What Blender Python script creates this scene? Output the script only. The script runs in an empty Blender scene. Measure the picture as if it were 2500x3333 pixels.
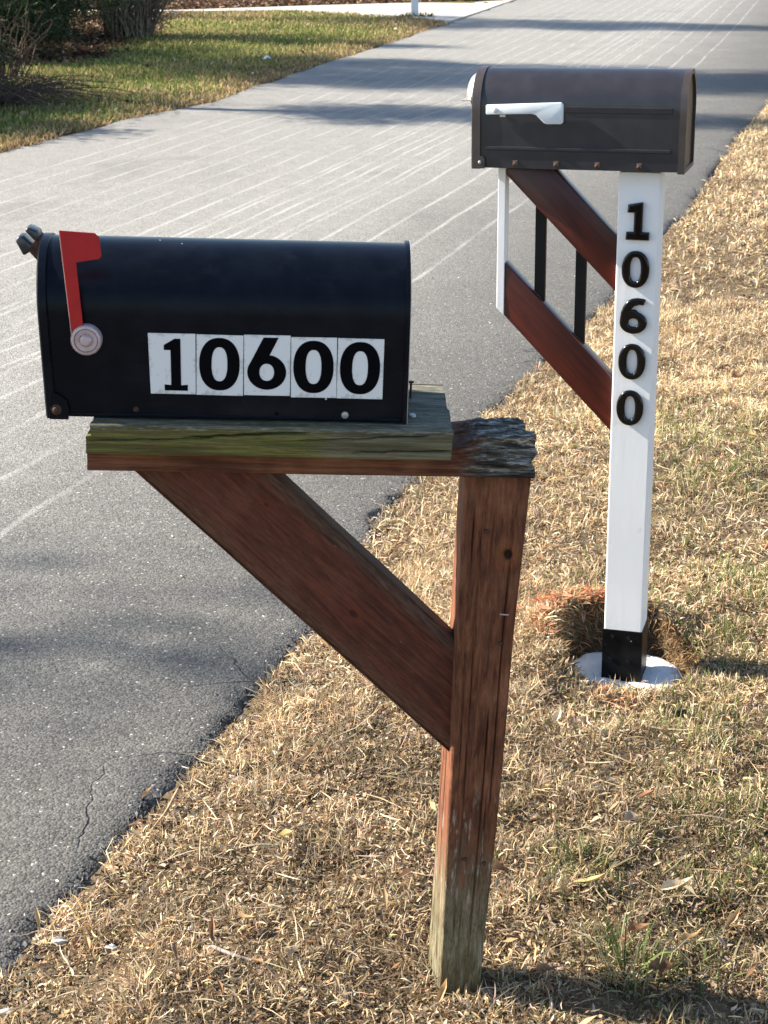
import bpy, bmesh, math
import numpy as np
from mathutils import Vector, Matrix, Euler

rng = np.random.default_rng(7)
SC = bpy.context.scene
COL = SC.collection
R = math.radians

# ------------------------------------------------------------------ camera
CAM_H = 1.6505
cam = bpy.data.cameras.new('camera'); cam_o = bpy.data.objects.new('camera', cam); COL.objects.link(cam_o)
cam.sensor_fit = 'VERTICAL'; cam.sensor_height = 36.0; cam.sensor_width = 27.0
cam.lens = 5490.67 / 3333 * 36.0
cam.clip_start = 0.05; cam.clip_end = 3000
cam_o.location = (0, 0, CAM_H)
cam_o.rotation_euler = (Matrix.Rotation(R(90 - 19.238), 4, 'X') @ Matrix.Rotation(R(0.151), 4, 'Z')).to_euler()
cam.dof.use_dof = True; cam.dof.focus_distance = 3.0; cam.dof.aperture_fstop = 23.0
SC.camera = cam_o

# ------------------------------------------------------------------ sky and sun
SUN_EL = 32.0
SUN_BETA = 12.0         # degrees behind the picture plane; the sun stands to the left
W = bpy.data.worlds.new('World'); SC.world = W; W.use_nodes = True
wn = W.node_tree; wn.nodes.clear()
sky = wn.nodes.new('ShaderNodeTexSky'); sky.sky_type = 'NISHITA'; sky.sun_disc = False
sky.sun_elevation = R(SUN_EL); sky.sun_rotation = R(-90 + SUN_BETA)
sky.air_density = 1.0; sky.dust_density = 0.6; sky.ozone_density = 1.2
bg = wn.nodes.new('ShaderNodeBackground'); bg.inputs[1].default_value = 0.085
wo = wn.nodes.new('ShaderNodeOutputWorld')
wn.links.new(sky.outputs[0], bg.inputs[0]); wn.links.new(bg.outputs[0], wo.inputs[0])
sl = bpy.data.lights.new('sun', 'SUN'); sl.energy = 4.9; sl.angle = R(0.55); sl.color = (1.0, 0.91, 0.78)
so = bpy.data.objects.new('sun', sl); COL.objects.link(so)
to_sun = Vector((-math.cos(R(SUN_EL)) * math.cos(R(SUN_BETA)), math.cos(R(SUN_EL)) * math.sin(R(SUN_BETA)), math.sin(R(SUN_EL))))
so.rotation_euler = to_sun.to_track_quat('Z', 'Y').to_euler()
so.location = to_sun * 60
SC.view_settings.view_transform = 'Standard'; SC.view_settings.look = 'None'
SC.view_settings.exposure = 1.82; SC.view_settings.gamma = 1.0; SC.view_settings.use_curve_mapping = False

# ------------------------------------------------------------------ numpy noise
def _h(i, j, s):
    n = (i.astype(np.int64) * 374761393 + j.astype(np.int64) * 668265263 + s * 974711) & 0xffffffff
    n = ((n ^ (n >> 13)) * 1274126177) & 0xffffffff
    n = ((n ^ (n >> 15)) * 2246822519) & 0xffffffff
    return ((n ^ (n >> 16)) & 0xffffff) / float(0xffffff)
def vn(x, y, s=0):
    x = np.asarray(x, float); y = np.asarray(y, float)
    x, y = np.broadcast_arrays(x, y)
    i = np.floor(x).astype(np.int64); j = np.floor(y).astype(np.int64)
    fx = x - i; fy = y - j
    fx = fx * fx * (3 - 2 * fx); fy = fy * fy * (3 - 2 * fy)
    return (_h(i, j, s) * (1 - fx) + _h(i + 1, j, s) * fx) * (1 - fy) + (_h(i, j + 1, s) * (1 - fx) + _h(i + 1, j + 1, s) * fx) * fy
def fbm(x, y, s=0, o=4):
    t = 0; a = .5; f = 1.0
    for k in range(o):
        t = t + a * (vn(np.asarray(x) * f, np.asarray(y) * f, s + k * 17) - .5); a *= .5; f *= 2.03
    return t
def sstep(a, b, x):
    t = np.clip((np.asarray(x, float) - a) / (b - a), 0, 1); return t * t * (3 - 2 * t)

# ------------------------------------------------------------------ node materials
class Mat:
    def __init__(s, name):
        s.m = bpy.data.materials.new(name); s.m.use_nodes = True
        s.t = s.m.node_tree; s.t.nodes.clear()
        s.out = s.t.nodes.new('ShaderNodeOutputMaterial')
        s.b = s.t.nodes.new('ShaderNodeBsdfPrincipled')
        s.t.links.new(s.b.outputs[0], s.out.inputs[0])
    def n(s, typ, **kw):
        nd = s.t.nodes.new('ShaderNode' + typ)
        for k, v in kw.items(): setattr(nd, k, v)
        return nd
    def put(s, sock, v):
        if hasattr(v, 'is_linked') or isinstance(v, bpy.types.NodeSocket): s.t.links.new(v, sock)
        else: sock.default_value = v
    def coord(s, kind='Object', scale=(1, 1, 1), rot=(0, 0, 0), loc=(0, 0, 0)):
        tc = s.n('TexCoord'); mp = s.n('Mapping')
        s.t.links.new(tc.outputs[kind], mp.inputs[0])
        mp.inputs['Scale'].default_value = scale; mp.inputs['Rotation'].default_value = rot; mp.inputs['Location'].default_value = loc
        return mp.outputs[0]
    def noise(s, vec, scale=5, detail=4, rough=.55, dist=0):
        nd = s.n('TexNoise'); s.t.links.new(vec, nd.inputs['Vector'])
        nd.inputs['Scale'].default_value = scale; nd.inputs['Detail'].default_value = detail
        nd.inputs['Roughness'].default_value = rough; nd.inputs['Distortion'].default_value = dist
        return nd.outputs[0]
    def vor(s, vec, scale=5, feature='F1', out=0, rnd=1.0):
        nd = s.n('TexVoronoi'); nd.feature = feature; s.t.links.new(vec, nd.inputs['Vector'])
        nd.inputs['Scale'].default_value = scale; nd.inputs['Randomness'].default_value = rnd
        return nd.outputs[out]
    def math(s, op, a, b=0.0, c=0.0, clamp=False):
        nd = s.n('Math', operation=op, use_clamp=clamp)
        for i, v in enumerate((a, b, c)): s.put(nd.inputs[i], v)
        return nd.outputs[0]
    def mr(s, v, a, b, c=0.0, d=1.0, smooth=True):
        nd = s.n('MapRange'); nd.interpolation_type = 'SMOOTHSTEP' if smooth else 'LINEAR'; nd.clamp = True if not smooth else nd.clamp
        s.put(nd.inputs[0], v)
        for i, x in enumerate((a, b, c, d)): nd.inputs[i + 1].default_value = x
        return nd.outputs[0]
    def mix(s, f, a, b, blend='MIX'):
        nd = s.n('Mix', data_type='RGBA', blend_type=blend)
        s.put(nd.inputs[0], f)
        for k, v in ((6, a), (7, b)):
            if isinstance(v, tuple): v = v if len(v) == 4 else (*v, 1)
            s.put(nd.inputs[k], v)
        return nd.outputs[2]
    def sep(s, vec):
        nd = s.n('SeparateXYZ'); s.t.links.new(vec, nd.inputs[0]); return nd.outputs
    def attr(s, name):
        nd = s.n('Attribute'); nd.attribute_name = name; return nd
    def bump(s, h, strength=.3, dist=.01, normal=None):
        nd = s.n('Bump'); nd.inputs['Strength'].default_value = strength; nd.inputs['Distance'].default_value = dist
        s.t.links.new(h, nd.inputs['Height'])
        if normal is not None: s.t.links.new(normal, nd.inputs['Normal'])
        s.t.links.new(nd.outputs[0], s.b.inputs['Normal']); return nd.outputs[0]
    def set(s, color=None, rough=None, metal=None, spec=None, coat=None):
        if color is not None: s.put(s.b.inputs['Base Color'], (*color, 1) if isinstance(color, tuple) and len(color) == 3 else color)
        if rough is not None: s.put(s.b.inputs['Roughness'], rough)
        if metal is not None: s.put(s.b.inputs['Metallic'], metal)
        if spec is not None: s.put(s.b.inputs['Specular IOR Level'], spec)
        if coat is not None: s.put(s.b.inputs['Coat Weight'], coat)
        return s

def simple(name, c, rough=.5, metal=0, spec=.5, var=.15, vs=30, bump=.05, bs=200):
    m = Mat(name); v = m.coord()
    f = m.noise(v, vs, 4)
    c2 = tuple(x * (1 - var) for x in c); c1 = tuple(min(1, x * (1 + var)) for x in c)
    m.set(m.mix(m.mr(f, .3, .7), c2, c1), m.math('ADD', m.math('MULTIPLY', m.noise(v, vs * 2.3, 3), .2), rough - .1), metal, spec)
    if bump: m.bump(m.noise(v, bs, 3), bump, .002)
    return m.m

MT = {}
def mat_asphalt():
    m = Mat('asphalt'); v = m.coord()
    uv = m.n('UVMap'); uv.uv_map = 'road'; s = m.sep(uv.outputs[0]); vm = s[0]
    w1 = m.noise(v, 1.1, 3); w2 = m.noise(v, 6, 3)
    vv = m.math('ADD', vm, m.math('MULTIPLY', m.math('SUBTRACT', w1, .5), .7))
    wear = m.mr(vv, .0, 2.3)
    base = m.mix(wear, (.078, .075, .068), (.203, .197, .181))
    base = m.mix(m.mr(w2, .35, .75, 0, .22), base, (.10, .098, .092))
    stn = m.noise(v, .8, 5, .65, .6)
    base = m.mix(m.mr(stn, .52, .72, 0, .35), base, (.076, .072, .066))
    base = m.mix(m.mr(m.noise(v, 2.7, 4, .7), .58, .75, 0, .25), base, (.26, .25, .23))
    # aggregate
    cell = m.n('TexVoronoi'); m.t.links.new(v, cell.inputs['Vector']); cell.inputs['Scale'].default_value = 190
    cs = m.sep(cell.outputs['Color'])
    agg = m.mr(cs[0], .0, 1., .55, 1.5, smooth=False)
    agc = m.n('CombineColor'); [m.t.links.new(agg, agc.inputs[i]) for i in range(3)]
    col = m.mix(1.0, base, agc.outputs[0], 'MULTIPLY')
    col = m.mix(m.math('GREATER_THAN', cs[1], .992), col, (.34, .32, .29))
    col = m.mix(m.math('MULTIPLY', m.math('LESS_THAN', cs[1], .05), .6), col, (.03, .03, .03))
    # brine stripes, two passes of the spreader
    wob = m.math('MULTIPLY', m.math('SUBTRACT', m.noise(v, .55, 2), .5), .07)
    fine = m.math('MULTIPLY', m.math('SUBTRACT', m.noise(v, 22, 3), .5), .014)
    vs = m.math('ADD', vm, m.math('ADD', wob, fine))
    def stripes(off, sp, lo, hi, hw):
        f = m.math('FRACT', m.math('DIVIDE', m.math('SUBTRACT', vs, off - sp / 2), sp))
        d = m.math('MULTIPLY', m.math('ABSOLUTE', m.math('SUBTRACT', f, .5)), sp)
        k = m.mr(d, hw * .35, hw * 1.35, 1, 0)
        rangem = m.math('MULTIPLY', m.math('GREATER_THAN', vs, lo), m.math('LESS_THAN', vs, hi))
        return m.math('MULTIPLY', k, rangem)
    patch = m.mr(m.noise(v, 1.3, 4), .32, .66, .12, 1)
    sp = m.math('MAXIMUM', stripes(1.03, .262, .9, 3.0, .0145), m.math('MULTIPLY', stripes(2.02, .212, 1.9, 4.75, .0125), .9))
    grain = m.mr(cs[2], .05, .8, .25, 1)
    sp = m.math('MULTIPLY', m.math('MULTIPLY', sp, patch), m.math('MULTIPLY', grain, .60))
    col = m.mix(sp, col, (.44, .44, .42))
    # hairline cracks near the broken edge
    dv = m.n('VectorMath', operation='ADD'); m.t.links.new(v, dv.inputs[0])
    nz = m.n('TexNoise'); m.t.links.new(v, nz.inputs['Vector']); nz.inputs['Scale'].default_value = 16
    sc = m.n('VectorMath', operation='SCALE'); m.t.links.new(nz.outputs['Color'], sc.inputs[0]); sc.inputs['Scale'].default_value = .045
    m.t.links.new(sc.outputs[0], dv.inputs[1])
    ce = m.vor(dv.outputs[0], 2.6, 'DISTANCE_TO_EDGE')
    crk = m.math('MULTIPLY', m.mr(ce, .0, .010, 1, 0), m.math('MULTIPLY', m.mr(vm, .06, .24, 1, 0), m.mr(m.noise(v, 1.7, 2), .40, .52)))
    col = m.mix(m.math('MULTIPLY', crk, .8), col, (.02, .02, .02))
    m.set(col, .88, 0, .35)
    h = m.math('ADD', m.math('MULTIPLY', cell.outputs['Distance'], -.9), m.math('MULTIPLY', m.noise(v, 60, 4), 1.2))
    h = m.math('SUBTRACT', h, m.math('MULTIPLY', crk, 2.5))
    m.bump(h, .5, .004)
    return m.m
def mat_ground():
    m = Mat('ground_soil'); v = m.coord()
    n1 = m.noise(v, 14, 5, .65); n2 = m.noise(v, 90, 4, .7); n3 = m.noise(v, 1.2, 3)
    c = m.mix(m.mr(n1, .3, .7), (.062, .044, .028), (.155, .112, .066))
    c = m.mix(m.mr(n2, .45, .8, 0, .7), c, (.27, .205, .125))
    g = m.mr(m.attr('lawn').outputs['Fac'], .2, .8)
    lc = m.mix(m.mr(n3, .35, .65), (.085, .10, .03), (.19, .15, .065))
    c = m.mix(g, c, lc)
    b = m.mr(m.attr('litter').outputs['Fac'], .2, .8)
    c = m.mix(b, c, m.mix(m.mr(n1, .3, .7), (.035, .022, .013), (.10, .062, .036)))
    m.set(c, .95, 0, .1); m.bump(m.math('ADD', n1, n2), .8, .012)
    return m.m
def mat_blade(name, trans=.25, rough=.7):
    m = Mat(name); a = m.attr('Col')
    m.set(a.outputs['Color'], rough, 0, .05)
    tr = m.n('BsdfTranslucent'); m.t.links.new(a.outputs['Color'], tr.inputs[0])
    mx = m.n('MixShader'); mx.inputs[0].default_value = trans
    m.t.links.new(m.b.outputs[0], mx.inputs[1]); m.t.links.new(tr.outputs[0], mx.inputs[2]); m.t.links.new(mx.outputs[0], m.out.inputs[0])
    return m.m
def mat_oldwood(name, axis='X', c_dark=(.072, .025, .014), c_mid=(.185, .070, .036), c_light=(.29, .130, .068), weather=None):
    """stained lumber, grain along the given object axis"""
    m = Mat(name)
    long, acr = 5.0, 130
    sc = {'X': (long, acr, acr), 'Z': (acr, acr, long)}[axis]
    v = m.coord(scale=sc); vo = m.coord()
    g1 = m.noise(v, 1.0, 6, .6, .6); g2 = m.noise(v, 4.2, 4, .65, .2); blot = m.noise(vo, 9, 4)
    c = m.mix(m.mr(g1, .32, .68), c_dark, c_mid)
    c = m.mix(m.mr(blot, .42, .75, 0, .65), c, c_light)
    c = m.mix(m.mr(g2, .5, .72, 0, .55), c, tuple(x * .45 for x in c_dark))
    rough = m.math('ADD', .52, m.math('MULTIPLY', g2, .3))
    if weather: c = weather(m, c, vo, g1, g2, blot)
    g3 = m.noise(v, 2.1, 6, .7, .3); k3 = m.mr(g3, .33, .67, .62, 1.28, smooth=False)
    cc = m.n('CombineColor'); [m.t.links.new(k3, cc.inputs[i]) for i in range(3)]
    c = m.mix(1.0, c, cc.outputs[0], 'MULTIPLY')
    m.set(c, rough, 0, .18)
    m.bump(m.math('ADD', g1, m.math('ADD', m.math('MULTIPLY', g2, .8), g3)), .45, .004)
    return m.m
def weather_post(m, c, vo, g1, g2, blot):
    s = m.sep(vo); z = s[2]
    zz = m.math('ADD', z, m.math('MULTIPLY', m.math('SUBTRACT', g1, .5), .42))
    low = m.mr(zz, .10, .33, 1, 0)
    moss = m.mix(m.mr(blot, .36, .64), (.21, .185, .115), (.115, .105, .055))
    moss = m.mix(m.mr(g2, .46, .66, 0, .85), moss, (.060, .040, .028))
    moss = m.mix(m.mr(g1, .52, .70, 0, .7), moss, (.27, .255, .20))
    c = m.mix(m.math('MULTIPLY', low, m.mr(g1, .25, .55, .55, 1)), c, moss)
    kx = m.math('SUBTRACT', s[0], .0225); kz = m.math('MULTIPLY', m.math('SUBTRACT', z, .776), .72)
    kd = m.math('SQRT', m.math('ADD', m.math('MULTIPLY', kx, kx), m.math('MULTIPLY', kz, kz)))
    kd = m.math('ADD', kd, m.math('MULTIPLY', m.math('SUBTRACT', blot, .5), .010))
    c = m.mix(m.mr(kd, .010, .024, .75, 0), c, (.21, .075, .030))
    c = m.mix(m.mr(kd, .0045, .0075, .95, 0), c, (.016, .009, .007))
    vw = m.coord(scale=(110, 110, 9)); pale = m.noise(vw, 1.0, 5, .7)
    band = m.math('MULTIPLY', m.mr(z, .12, .20, 0, 1), m.mr(z, .26, .42, 1, 0))
    c = m.mix(m.math('MULTIPLY', band, m.mr(pale, .56, .64, 0, .75)), c, (.36, .33, .28))
    return c
def weather_brace(m, c, vo, g1, g2, blot):
    s = m.sep(vo); z = m.math('ADD', s[2], m.math('MULTIPLY', m.math('SUBTRACT', g1, .5), .02))
    c = m.mix(m.mr(z, .006, .034, .7, 0), c, m.mix(m.mr(g2, .35, .65), (.075, .036, .022), (.155, .082, .050)))
    c = m.mix(m.mr(z, .112, .132, 0, .65), c, m.mix(m.mr(g2, .35, .65), (.055, .036, .026), (.120, .088, .062)))
    for kx, kz, r in ((.40, .062, .010), (.19, .095, .007)):
        a = m.math('MULTIPLY', m.math('SUBTRACT', s[0], kx), .55); b = m.math('SUBTRACT', s[2], kz)
        d = m.math('ADD', m.math('SQRT', m.math('ADD', m.math('MULTIPLY', a, a), m.math('MULTIPLY', b, b))), m.math('MULTIPLY', m.math('SUBTRACT', blot, .5), .01))
        c = m.mix(m.mr(d, r * .6, r * 2.0, .7, 0), c, (.13, .035, .018)); c = m.mix(m.mr(d, r * .25, r * .5, .8, 0), c, (.03, .012, .009))
    sp = m.noise(m.coord(scale=(6, 30, 30)), 14, 3)
    return m.mix(m.mr(sp, .70, .76, 0, .5), c, (.30, .22, .17))
def weather_shelf(m, c, vo, g1, g2, blot):
    s = m.sep(vo)
    left = m.mr(s[0], -.08, .22, 1, 0)
    green = m.mix(m.mr(g1, .35, .62), (.085, .078, .020), (.165, .155, .040))
    grey = m.mix(m.mr(g1, .3, .7), (.072, .062, .032), (.190, .172, .102))
    w = m.mix(m.mr(m.math('ADD', left, m.math('MULTIPLY', m.math('SUBTRACT', blot, .5), .9)), .3, .7), grey, green)
    w = m.mix(m.mr(m.math('ADD', g2, m.math('MULTIPLY', left, .10)), .56, .70, 0, .75), w, (.085, .048, .024))
    top = m.mr(s[2], .012, .022)
    w = m.mix(m.math('MULTIPLY', top, m.mr(g1, .3, .55, .3, .95)), w, m.mix(m.mr(g2, .35, .65), (.052, .052, .030), (.155, .148, .118)))
    rim = m.math('MULTIPLY', m.mr(s[2], .008, .017), m.mr(m.noise(m.coord(scale=(1, 8, 8)), 60, 4, .7), .50, .62))
    return m.mix(m.math('MULTIPLY', rim, .5), w, (.30, .30, .27))
def weather_beam(m, c, vo, g1, g2, blot):
    s = m.sep(vo)
    xx = m.math('ADD', s[0], m.math('MULTIPLY', m.math('SUBTRACT', g1, .5), .10))
    rot = m.mr(xx, .195, .245)
    vv = m.coord(scale=(26, 170, 170)); k = m.noise(vv, 1.0, 5, .7, .5)
    g = m.mix(m.mr(k, .36, .54), (.012, .0115, .010), (.125, .112, .088))
    g = m.mix(m.mr(k, .52, .60, 0, .95), g, (.42, .40, .37))
    bot = m.math('MULTIPLY', m.mr(s[2], -.018, .006, 1, 0), m.mr(blot, .3, .7, .4, 1))
    g = m.mix(m.math('MULTIPLY', bot, .8), g, m.mix(m.mr(g1, .35, .65), (.030, .022, .016), (.115, .095, .065)))
    return m.mix(rot, c, g)

def mat_metal_black(name, c, rough, chips=False, spec=.5):
    m = Mat(name); v = m.coord()
    f = m.noise(v, 25, 4); d = m.noise(v, 3.5, 4, .6)
    col = m.mix(m.mr(f, .35, .7, 0, .5), c, tuple(x * 1.5 + .004 for x in c))
    if chips:
        sm = m.noise(m.coord(scale=(1, 1, 2.2)), 16, 6, .75, .3)
        col = m.mix(m.mr(sm, .50, .80, 0, .06), col, (.10, .105, .11))
        ch = m.vor(v, 34); cz = m.noise(v, 9, 2)
        col = m.mix(m.math('MULTIPLY', m.math('LESS_THAN', ch, .055), m.math('GREATER_THAN', cz, .56)), col, (.45, .44, .42))
        s = m.sep(v)
        dust = m.math('MULTIPLY', m.mr(d, .45, .75), m.mr(s[2], .0, .03, .8, .12))
        col = m.mix(m.math('MULTIPLY', dust, .14), col, (.12, .11, .10))
    m.set(col, m.math('ADD', rough, m.math('MULTIPLY', m.math('SUBTRACT', d, .5), .14)), 0, spec)
    m.bump(m.math('ADD', m.noise(v, 700, 2), m.math('MULTIPLY', m.noise(v, 7, 3), 14.0 if chips else 3.0)), .06, .001)
    return m.m
def mat_mahogany():
    m = Mat('mahogany_stain'); v = m.coord(scale=(3.5, 60, 60)); vo = m.coord()
    g = m.noise(v, 1, 5, .6, .8); b = m.noise(vo, 7, 4)
    c = m.mix(m.mr(g, .3, .7), (.026, .0044, .0034), (.078, .0118, .0062))
    c = m.mix(m.mr(b, .4, .7, 0, .6), c, (.030, .0058, .0050))
    m.set(c, .34, 0, .3, .15); m.b.inputs['Coat Roughness'].default_value = .18
    m.bump(g, .12, .002); return m.m
def mat_whitepaint():
    m = Mat('white_paint'); v = m.coord(scale=(1, 1, .12)); vo = m.coord()
    g = m.noise(v, 55, 5, .6); b = m.noise(vo, 6, 4)
    c = m.mix(m.mr(b, .35, .7, 0, .5), (.75, .75, .745), (.70, .705, .71))
    c = m.mix(m.math('MULTIPLY', m.mr(m.noise(vo, 38, 4), .66, .74), .35), c, (.55, .53, .48))
    m.set(c, .42, 0, .45); m.bump(g, .22, .0015); return m.m
def mat_concrete(name, a, b, dirt=False):
    m = Mat(name); v = m.coord()
    n = m.noise(v, 9, 5, .6); k = m.noise(v, 120, 3)
    c = m.mix(m.mr(n, .3, .7), a, b)
    if dirt:
        s = m.sep(v); r = m.math('SQRT', m.math('ADD', m.math('MULTIPLY', s[0], s[0]), m.math('MULTIPLY', s[1], s[1])))
        f = m.math('ADD', m.mr(r, .09, .15, 0, .34), m.noise(v, 30, 5, .7))
        c = m.mix(m.mr(f, .62, .86, 0, .75), c, (.20, .145, .095))
    m.set(c, .9, 0, .2); m.bump(m.math('ADD', n, k), .5, .006); return m.m
def mat_tile():
    m = Mat('number_tile_vinyl'); v = m.coord()
    st = m.noise(v, 45, 5, .7); st2 = m.noise(v, 130, 3)
    s = m.sep(v)
    edge = m.math('MAXIMUM', m.mr(m.math('ABSOLUTE', s[0]), .022, .033), m.mr(m.math('ABSOLUTE', s[2]), .032, .043))
    f = m.math('MULTIPLY', m.mr(m.math('ADD', st, m.math('MULTIPLY', edge, .16)), .58, .70), .6)
    c = m.mix(f, (.70, .70, .69), (.40, .40, .37))
    m.set(c, .38, 0, .5); m.bump(st2, .05, .001); return m.m

MT.update(
    asphalt=mat_asphalt(), ground=mat_ground(), blade=mat_blade('dry_grass_blades'), lawnblade=mat_blade('lawn_grass_blades', .3),
    leaf=mat_blade('dry_leaf', .15, .6), needle=mat_blade('conifer_needles', .12, .6),
    post=mat_oldwood('weathered_red_post', 'Z', weather=weather_post),
    brace=mat_oldwood('red_stained_brace', 'X', (.062, .020, .0135), (.130, .040, .024), (.165, .064, .037), weather=weather_brace),
    shelf=mat_oldwood('mossy_shelf_wood', 'X', weather=weather_shelf),
    beam=mat_oldwood('red_and_rotten_beam', 'X', weather=weather_beam),
    navy=mat_metal_black('black_enamel', (.0012, .0026, .0062), .31, True, .13),
    bronze=mat_metal_black('bronze_powder_coat', (.0175, .0168, .0205), .33, False, .42),
    bronze_rim=mat_metal_black('bronze_rim_coat', (.034, .026, .024), .36),
    red=simple('red_flag_paint', (.37, .0125, .0145), .45, 0, .3, .08),
    pinkmetal=simple('faded_aluminium', (.46, .36, .36), .42, .35, .5, .12, 60),
    rust=simple('rusty_steel', (.055, .028, .017), .75, .3, .4, .45, 160, .3),
    chrome=simple('worn_chrome', (.55, .55, .56), .28, .95, .5, .1),
    nickel=simple('satin_nickel', (.62, .57, .52), .33, .9, .5, .06),
    copper=simple('antique_copper', (.145, .095, .075), .38, .8, .5, .2),
    zinc=simple('zinc_screw', (.42, .42, .41), .4, .7, .5, .1),
    rawedge=simple('bare_aluminium_edge', (.44, .39, .34), .5, .3),
    tile=mat_tile(), ink=simple('black_digit_ink', (.002, .002, .003), .6, 0, .05, .2),
    glossblack=simple('gloss_black_plastic', (.0022, .0022, .0026), .15, 0, .34, .1, 40, .02),
    satinblack=simple('satin_black_metal', (.0035, .0042, .006), .38, 0, .22, .2),
    sleeve=mat_metal_black('black_post_sleeve', (.0016, .0016, .0022), .4, True, .13),
    white=mat_whitepaint(), flagwhite=simple('white_flag_plastic', (.55, .60, .63), .36, 0, .5, .04),
    mahogany=mat_mahogany(), concrete=mat_concrete('footing_concrete', (.56, .56, .54), (.74, .74, .72), True),
    drive=mat_concrete('driveway_concrete', (.36, .33, .28), (.50, .47, .41)),
    bark=simple('bark', (.060, .045, .036), .9, 0, .2, .4, 20, .5, 60),
    twig=simple('grey_bare_stems', (.17, .135, .10), .85, 0, .2, .35, 30, .3),
    vine=simple('dead_brown_stems', (.075, .055, .042), .9, 0, .2, .4, 30, .3),
    pebble=simple('white_quartz_pebble', (.36, .345, .32), .75, 0, .25, .4, 90, .6, 160),
    clay=simple('orange_clay', (.42, .20, .11), .95, 0, .1, .35, 90, .5, 150),
    crumb=simple('asphalt_crumbs', (.060, .060, .062), .9, 0, .3, .6, 60, .4),
    latch=simple('dark_worn_steel', (.055, .056, .060), .34, .7, .5, .25, 90),
    plastic=simple('scrap_plastic', (.72, .74, .76), .35, 0, .5, .05),
)

# ------------------------------------------------------------------ object helpers
def tag(o, label=None, cat=None, group=None, kind=None):
    if label: o['label'] = label
    if cat: o['category'] = cat
    if group: o['group'] = group
    if kind: o['kind'] = kind
    return o
def link(name, me, mat=None, parent=None, loc=None, rot=None, smooth=None):
    o = bpy.data.objects.new(name, me); COL.objects.link(o)
    if mat is not None and not me.materials: me.materials.append(mat)
    if parent is not None: o.parent = parent
    if loc is not None: o.location = loc
    if rot is not None: o.rotation_euler = rot
    if smooth is not None:
        me.polygons.foreach_set('use_smooth', [True] * len(me.polygons))
        me.set_sharp_from_angle(angle=R(smooth))
    return o
def mesh(name, verts, faces):
    me = bpy.data.meshes.new(name); me.from_pydata([tuple(map(float, v)) for v in verts], [], faces); me.update(); return me
def empty(name, loc, rot=(0, 0, 0)):
    o = bpy.data.objects.new(name, None); COL.objects.link(o); o.empty_display_size = .1
    o.location = loc; o.rotation_euler = rot; return o
def bm_mesh(bm, name):
    bmesh.ops.recalc_face_normals(bm, faces=bm.faces)
    me = bpy.data.meshes.new(name); bm.to_mesh(me); bm.free(); return me
def box(name, size, bev=.001, seg=2):
    bm = bmesh.new(); bmesh.ops.create_cube(bm, size=1)
    bmesh.ops.scale(bm, vec=size, verts=bm.verts)
    if bev: bmesh.ops.bevel(bm, geom=list(bm.edges), offset=bev, segments=seg, affect='EDGES', profile=.6)
    return bm_mesh(bm, name)
def prism(name, poly, y0, y1, bev=0, seg=2):
    """polygon in (x,z), extruded along y from y0 to y1"""
    bm = bmesh.new()
    a = [bm.verts.new((x, y0, z)) for x, z in poly]; b = [bm.verts.new((x, y1, z)) for x, z in poly]
    n = len(poly)
    bm.faces.new(a); bm.faces.new(b[::-1])
    for i in range(n): bm.faces.new((a[i], b[i], b[(i + 1) % n], a[(i + 1) % n]))
    bmesh.ops.recalc_face_normals(bm, faces=bm.faces)
    if bev:
        es = [e for e in bm.edges if len(e.link_faces) == 2 and e.calc_face_angle(0) > R(25)]
        bmesh.ops.bevel(bm, geom=es, offset=bev, segments=seg, affect='EDGES', profile=.5)
    return bm_mesh(bm, name)
def arch(Wd, H, n=20):
    """mailbox outline in (y,z): floor at z=0, straight sides, half-round top"""
    r = Wd / 2; hs = H - r
    p = [(-r, 0.0), (-r, hs * .33), (-r, hs * .66)]
    p += [(-r * math.cos(a), hs + r * math.sin(a)) for a in np.linspace(0, math.pi, n + 1)]
    p += [(r, hs * .66), (r, hs * .33), (r, 0.0)]
    return p
def extrude_x(name, prof, xs, caps=True):
    """closed profile in (y,z) swept along x"""
    n = len(prof); V = []; F = []
    for x in xs: V += [(x, y, z) for y, z in prof]
    for k in range(len(xs) - 1):
        for i in range(n):
            j = (i + 1) % n
            F.append((k * n + i, k * n + j, (k + 1) * n + j, (k + 1) * n + i))
    if caps: F.append(tuple(range(n))); F.append(tuple((len(xs) - 1) * n + i for i in reversed(range(n))))
    me = mesh(name, V, F)
    bm = bmesh.new(); bm.from_mesh(me); bmesh.ops.recalc_face_normals(bm, faces=bm.faces); bm.to_mesh(me); bm.free()
    return me
def ring_x(name, outer, inner, x0, x1):
    """ring between two arches with the same point count, swept x0..x1"""
    n = len(outer); V = []; F = []
    for x in (x0, x1):
        V += [(x, y, z) for y, z in outer]; V += [(x, y, z) for y, z in inner]
    A, B, C, D = 0, n, 2 * n, 3 * n
    for i in range(n):
        j = (i + 1) % n
        F += [(A + i, A + j, C + j, C + i), (B + i, D + i, D + j, B + j), (A + i, B + i, B + j, A + j), (C + i, C + j, D + j, D + i)]
    me = mesh(name, V, F)
    bm = bmesh.new(); bm.from_mesh(me); bmesh.ops.recalc_face_normals(bm, faces=bm.faces); bm.to_mesh(me); bm.free()
    return me
def lathe_y(name, prof, seg=28):
    """profile (radius, y) turned about the y axis"""
    V = []; F = []
    for r, y in prof:
        for k in range(seg):
            a = 2 * math.pi * k / seg; V.append((r * math.cos(a), y, r * math.sin(a)))
    for i in range(len(prof) - 1):
        for k in range(seg):
            l = (k + 1) % seg; F.append((i * seg + k, i * seg + l, (i + 1) * seg + l, (i + 1) * seg + k))
    F.append(tuple(range(seg))); F.append(tuple((len(prof) - 1) * seg + k for k in range(seg)))
    me = mesh(name, V, F)
    bm = bmesh.new(); bm.from_mesh(me); bmesh.ops.recalc_face_normals(bm, faces=bm.faces); bm.to_mesh(me); bm.free()
    return me
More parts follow.
